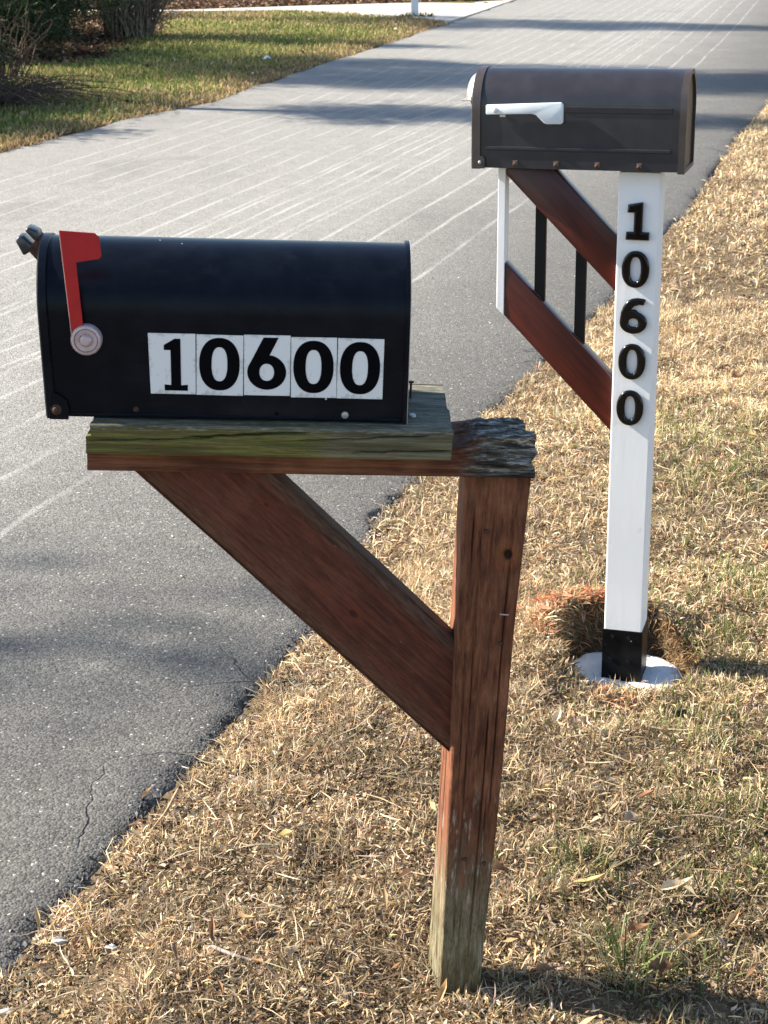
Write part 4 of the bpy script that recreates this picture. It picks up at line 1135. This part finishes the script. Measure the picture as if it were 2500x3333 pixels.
def crumbs():
    """loose asphalt grit along the broken road edge and bits on the road"""
    V = []; T = []; n = 2600
    tet = np.array([(1, 0, -.5), (-.5, .87, -.5), (-.5, -.87, -.5), (0, 0, .8), (.6, .5, .2)])
    fc = np.array([(0, 1, 2), (0, 3, 2), (1, 2, 3), (0, 4, 1), (0, 4, 3), (1, 4, 3)])
    y = 2.1 + 6 * rng.random(n) ** 1.3; x = edge_r(y) + rng.normal(-.03, .06, n)
    s = rng.uniform(.002, .0075, n)
    rot = rng.uniform(0, 6.28, n); c, sn = np.cos(rot), np.sin(rot)
    lc = tet[None] * s[:, None, None] * rng.uniform(.6, 1.3, (n, 5, 1))
    X = lc[..., 0] * c[:, None] - lc[..., 1] * sn[:, None] + x[:, None]; Y = lc[..., 0] * sn[:, None] + lc[..., 1] * c[:, None] + y[:, None]
    Z = lc[..., 2] + (np.maximum(ground_z(x, y), -.012) + s * .5)[:, None]
    co = np.stack([X, Y, Z], -1).reshape(-1, 3); t = (np.arange(n)[:, None, None] * 5 + fc[None]).reshape(-1, 3)
    tag(link('asphalt_grit', fast_mesh('asphalt_grit', co, tris=t), MT['crumb']), 'loose dark asphalt grit along the broken road edge', 'grit', kind='stuff')
    # pale grit and straw bits on the asphalt
    n = 240; y = 2.5 + 6 * rng.random(n); x = edge_r(y) - .05 - rng.random(n) ** 1.5 * 1.6; s = rng.uniform(.0015, .0045, n)
    lc = tet[None] * s[:, None, None] * np.array([1.6, 1, .5])
    rot = rng.uniform(0, 6.28, n); c, sn = np.cos(rot), np.sin(rot)
    X = lc[..., 0] * c[:, None] - lc[..., 1] * sn[:, None] + x[:, None]; Y = lc[..., 0] * sn[:, None] + lc[..., 1] * c[:, None] + y[:, None]
    co = np.stack([X, Y, lc[..., 2] + .004], -1).reshape(-1, 3); t = (np.arange(n)[:, None, None] * 5 + fc[None]).reshape(-1, 3)
    tag(link('pale_grit', fast_mesh('pale_grit', co, tris=t), MT['pebble']), 'tiny pale grit specks scattered on the asphalt', 'grit', kind='stuff')
crumbs()

# ------------------------------------------------------------------ far side: post, shrubs, conifers
def far_post():
    x, y = .54, 32.25
    root = empty('driveway_post', (x, y, 0)); tag(root, 'white square post at the driveway corner, cut by the top picture edge', 'post')
    link('post', box('post', (.135, .135, 1.35), .006), MT['white'], root, (0, 0, .66))
    link('cap', box('cap', (.17, .17, .04), .012), MT['white'], root, (0, 0, 1.352))
    n = 160; a = rng.uniform(0, 6.28, n); r = .05 + .28 * rng.random(n)
    o = blades('weed_clump', MT['lawnblade'], x + r * np.cos(a) * 1.3, y - .05 + r * np.sin(a) * .5, rng.uniform(.06, .16, n), rng.uniform(.012, .025, n), np.abs(rng.normal(.5, .3, n)), rng.normal(.6, .4, n), pick(np.array([(.05, .07, .02), (.09, .10, .035)]), n))
    tag(o, 'dark green weeds round the foot of the driveway post', 'weeds', kind='stuff')
far_post()
def conifer(name, x, y, H, Rr, zb, n, label, dens=1.0, seed=1, spread=.16, nl=(.05, .11), shape=.75, low=0):
    g = np.random.default_rng(seed); root = empty(name, (x, y, float(ground_z(x, y)) - .05)); tag(root, label, 'tree')
    zs = np.linspace(0, H, 12); P = np.column_stack([.08 * np.sin(zs * .9 + seed), .08 * np.cos(zs * .7), zs])
    V, F = tubes([(P, np.linspace(.05 + H * .014, .015, 12))], 9); link('trunk', mesh('trunk', V, F), MT['bark'], root, smooth=60)
    paths = []; pts = []
    nb = int(14 * (H - zb) * dens) + 10
    for i in range(nb):
        f = (i + g.random()) / nb; h = zb + (H - zb) * f; az = g.uniform(0, 6.28)
        L = Rr * (1 - f) ** shape * g.uniform(.65, 1.08) + .15
        if i < low: h = g.uniform(.35, 1.3); L = Rr * g.uniform(.6, 1.15)
        t = np.linspace(0, 1, 7); droop = g.uniform(.05, .35)
        B = np.column_stack([np.cos(az) * L * t, np.sin(az) * L * t, h + L * (.15 * t - droop * t ** 2)])
        B[1:] += g.normal(0, .03, (6, 3)); B[:, 2] = np.maximum(B[:, 2], .18)
        paths.append((B, np.linspace(.022, .004, 7)))
        k = max(6, int(L * 14))
        for q in range(k):
            tt = g.uniform(.2, 1.0); c = np.array([np.interp(tt, t, B[:, j]) for j in range(3)])
            pts.append(np.append(c + g.normal(0, spread * .55, 3), .5 + g.random() * .6))
    V, F = tubes(paths, 4); tag(link('branches', mesh('branches', V, F), MT['bark'], root, smooth=60), kind='stuff')
    pts = np.array(pts); m = max(1, n // len(pts)); c = np.repeat(pts[:, :3], m, 0); sc = np.repeat(pts[:, 3], m); N = len(c)
    c = c + g.normal(0, 1, (N, 3)) * spread * sc[:, None] * np.array([1, 1, .75]); c[:, 2] = np.maximum(c[:, 2], .12)
    d = g.normal(0, 1, (N, 3)) + np.array([0, 0, -.2]); d /= np.linalg.norm(d, axis=1, keepdims=True); s = np.cross(d, g.normal(0, 1, (N, 3))); s /= np.linalg.norm(s, axis=1, keepdims=True) + 1e-9
    L = g.uniform(*nl, N)[:, None]; w = L * .22
    co = np.stack([c - s * w * .5, c + s * w * .5, c + d * L], 1).reshape(-1, 3)
    pal = np.array([(.022, .040, .018), (.035, .058, .022), (.055, .075, .032), (.075, .065, .035)])
    col = pal[g.choice(4, N, p=[.35, .35, .2, .1])] * g.normal(1, .15, (N, 1))
    me = fast_mesh('crown', co, tris=np.arange(N * 3).reshape(-1, 3), col=np.repeat(np.clip(col, .005, 1), 3, 0)); tag(link('crown', me, MT['needle'], root), kind='stuff')
conifer('cedar_tree', -4.95, 16.9, 6.2, 1.45, .45, 50000, 'dark green cedar with low branches at the left picture edge', 1.3, 3, low=42)
conifer('cedar_tree', -5.35, 22.8, 4.2, 1.95, .3, 60000, 'dark conifer hanging over the lawn at top left, left of the bare shrub', 1.4, 5, low=55)
conifer('pine_tree', -13.2, 22.9, 13.0, 2.1, 7.2, 30000, 'tall pine left of the picture whose shadow crosses the road', 1.6, 8, .26, (.12, .24), .28)
conifer('pine_tree', -12.5, 33.6, 13.5, 2.0, 7.6, 15000, 'farther tall pine left of the picture shading the far road', 1.0, 11, .26, (.12, .24), .35)
conifer('cedar_tree', -6.9, 15.1, 2.6, 1.5, .3, 32000, 'small dense cedar outside the left picture edge shading the lawn', 1.6, 13, .2, (.08, .16), .5)
conifer('cedar_tree', -7.3, 16.7, 2.9, 1.3, .3, 28000, 'second small dense cedar outside the left picture edge', 1.6, 15, .2, (.08, .16), .5)
conifer('cedar_tree', -6.4, 26.2, 4.6, 1.9, .3, 42000, 'dark conifer behind the bare shrubs in the top left corner', 1.3, 19, low=60)
conifer('pine_tree', -13.5, 6.4, 8.5, 1.0, 4.5, 1500, 'slender pine left of the picture softly shading the near asphalt', .55, 29, .30, (.10, .2), .3)
def shrub(name, x, y, n, H, Rr, r0, mat, label, seed, twigs=3, arch_=.3, dark=False):
    g = np.random.default_rng(seed); root = empty(name, (x, y, float(ground_z(x, y)) - .03)); tag(root, label, 'shrub')
    st, tw = [], []
    for i in range(n):
        a = g.uniform(0, 6.28); b = Rr * .35 * math.sqrt(g.random()); a2 = a + g.normal(0, .7); reach = Rr * g.uniform(.25, 1.0); h = H * g.uniform(.55, 1.05)
        t = np.linspace(0, 1, 8)
        P = np.column_stack([b * math.cos(a) + reach * t ** 1.5 * math.cos(a2), b * math.sin(a) + reach * t ** 1.5 * math.sin(a2), h * (t - arch_ * t ** 2.2)])
        P[1:] += np.cumsum(g.normal(0, .03 * H, (7, 3)), 0) * .6; P[:, 2] = np.maximum(P[:, 2], .01)
        st.append((P, np.linspace(r0 * g.uniform(.6, 1.3), r0 * .3, 8)))
        for k in range(twigs):
            t0 = g.uniform(.15, .95); c = np.array([np.interp(t0, t, P[:, j]) for j in range(3)]); L = H * g.uniform(.12, .4)
            d = g.normal(0, 1, 3) + np.array([0, 0, .3]); d /= np.linalg.norm(d); s = np.linspace(0, 1, 4)[:, None]
            Q = c + d * L * s + g.normal(0, .04 * L, (4, 3)); Q[:, 2] = np.maximum(Q[:, 2], .005); tw.append((Q, np.linspace(r0 * .42, r0 * .16, 4)))
    V, F = tubes(st, 5); tag(link('stems', mesh('stems', V, F), mat, root, smooth=60), kind='stuff')
    V, F = tubes(tw, 3); tag(link('twigs', mesh('twigs', V, F), mat, root, smooth=60), kind='stuff')
shrub('bare_shrub', -3.85, 26.3, 120, 2.4, 1.05, .017, MT['twig'], 'bare grey-stemmed shrub beside the lawn at top left', 21, 7, .2)
shrub('bare_shrub', -5.0, 25.6, 80, 2.2, 1.0, .015, MT['vine'], 'dark bare shrub behind the hanging conifer branches', 23, 7, .25)
shrub('bare_shrub', -4.15, 19.0, 26, 1.0, .55, .010, MT['vine'], 'thin dark twiggy sapling under the left cedar', 25, 5, .15)
shrub('brush_pile', -3.9, 16.2, 220, .7, 1.3, .007, MT['vine'], 'low shaded pile of dead stems on the lawn at left', 27, 5, .75)
def litter_scrap():
    x, y = -.75, 20.6
    for (px_, py_, sx, sy, lab) in ((870, 208, .055, .02, 'white paper scrap on the lawn near the road'), (217, 123, .07, .06, 'white scrap among the brown leaves under the conifers')):
        gx, gy = px_ground(px_, py_)
        V = [(-sx, -sy, 0), (0, -sy * .8, .035), (sx, -sy, .01), (sx * .9, sy, .03), (0, sy, .06), (-sx, sy * .8, .02)]
        tag(link('paper_scrap', mesh('paper_scrap', V, [(0, 1, 4, 5), (1, 2, 3, 4)]), MT['plastic'], None, (gx, gy, float(ground_z(gx, gy)) + .03), (0, 0, R(20)), smooth=80), lab, 'scrap')
litter_scrap()
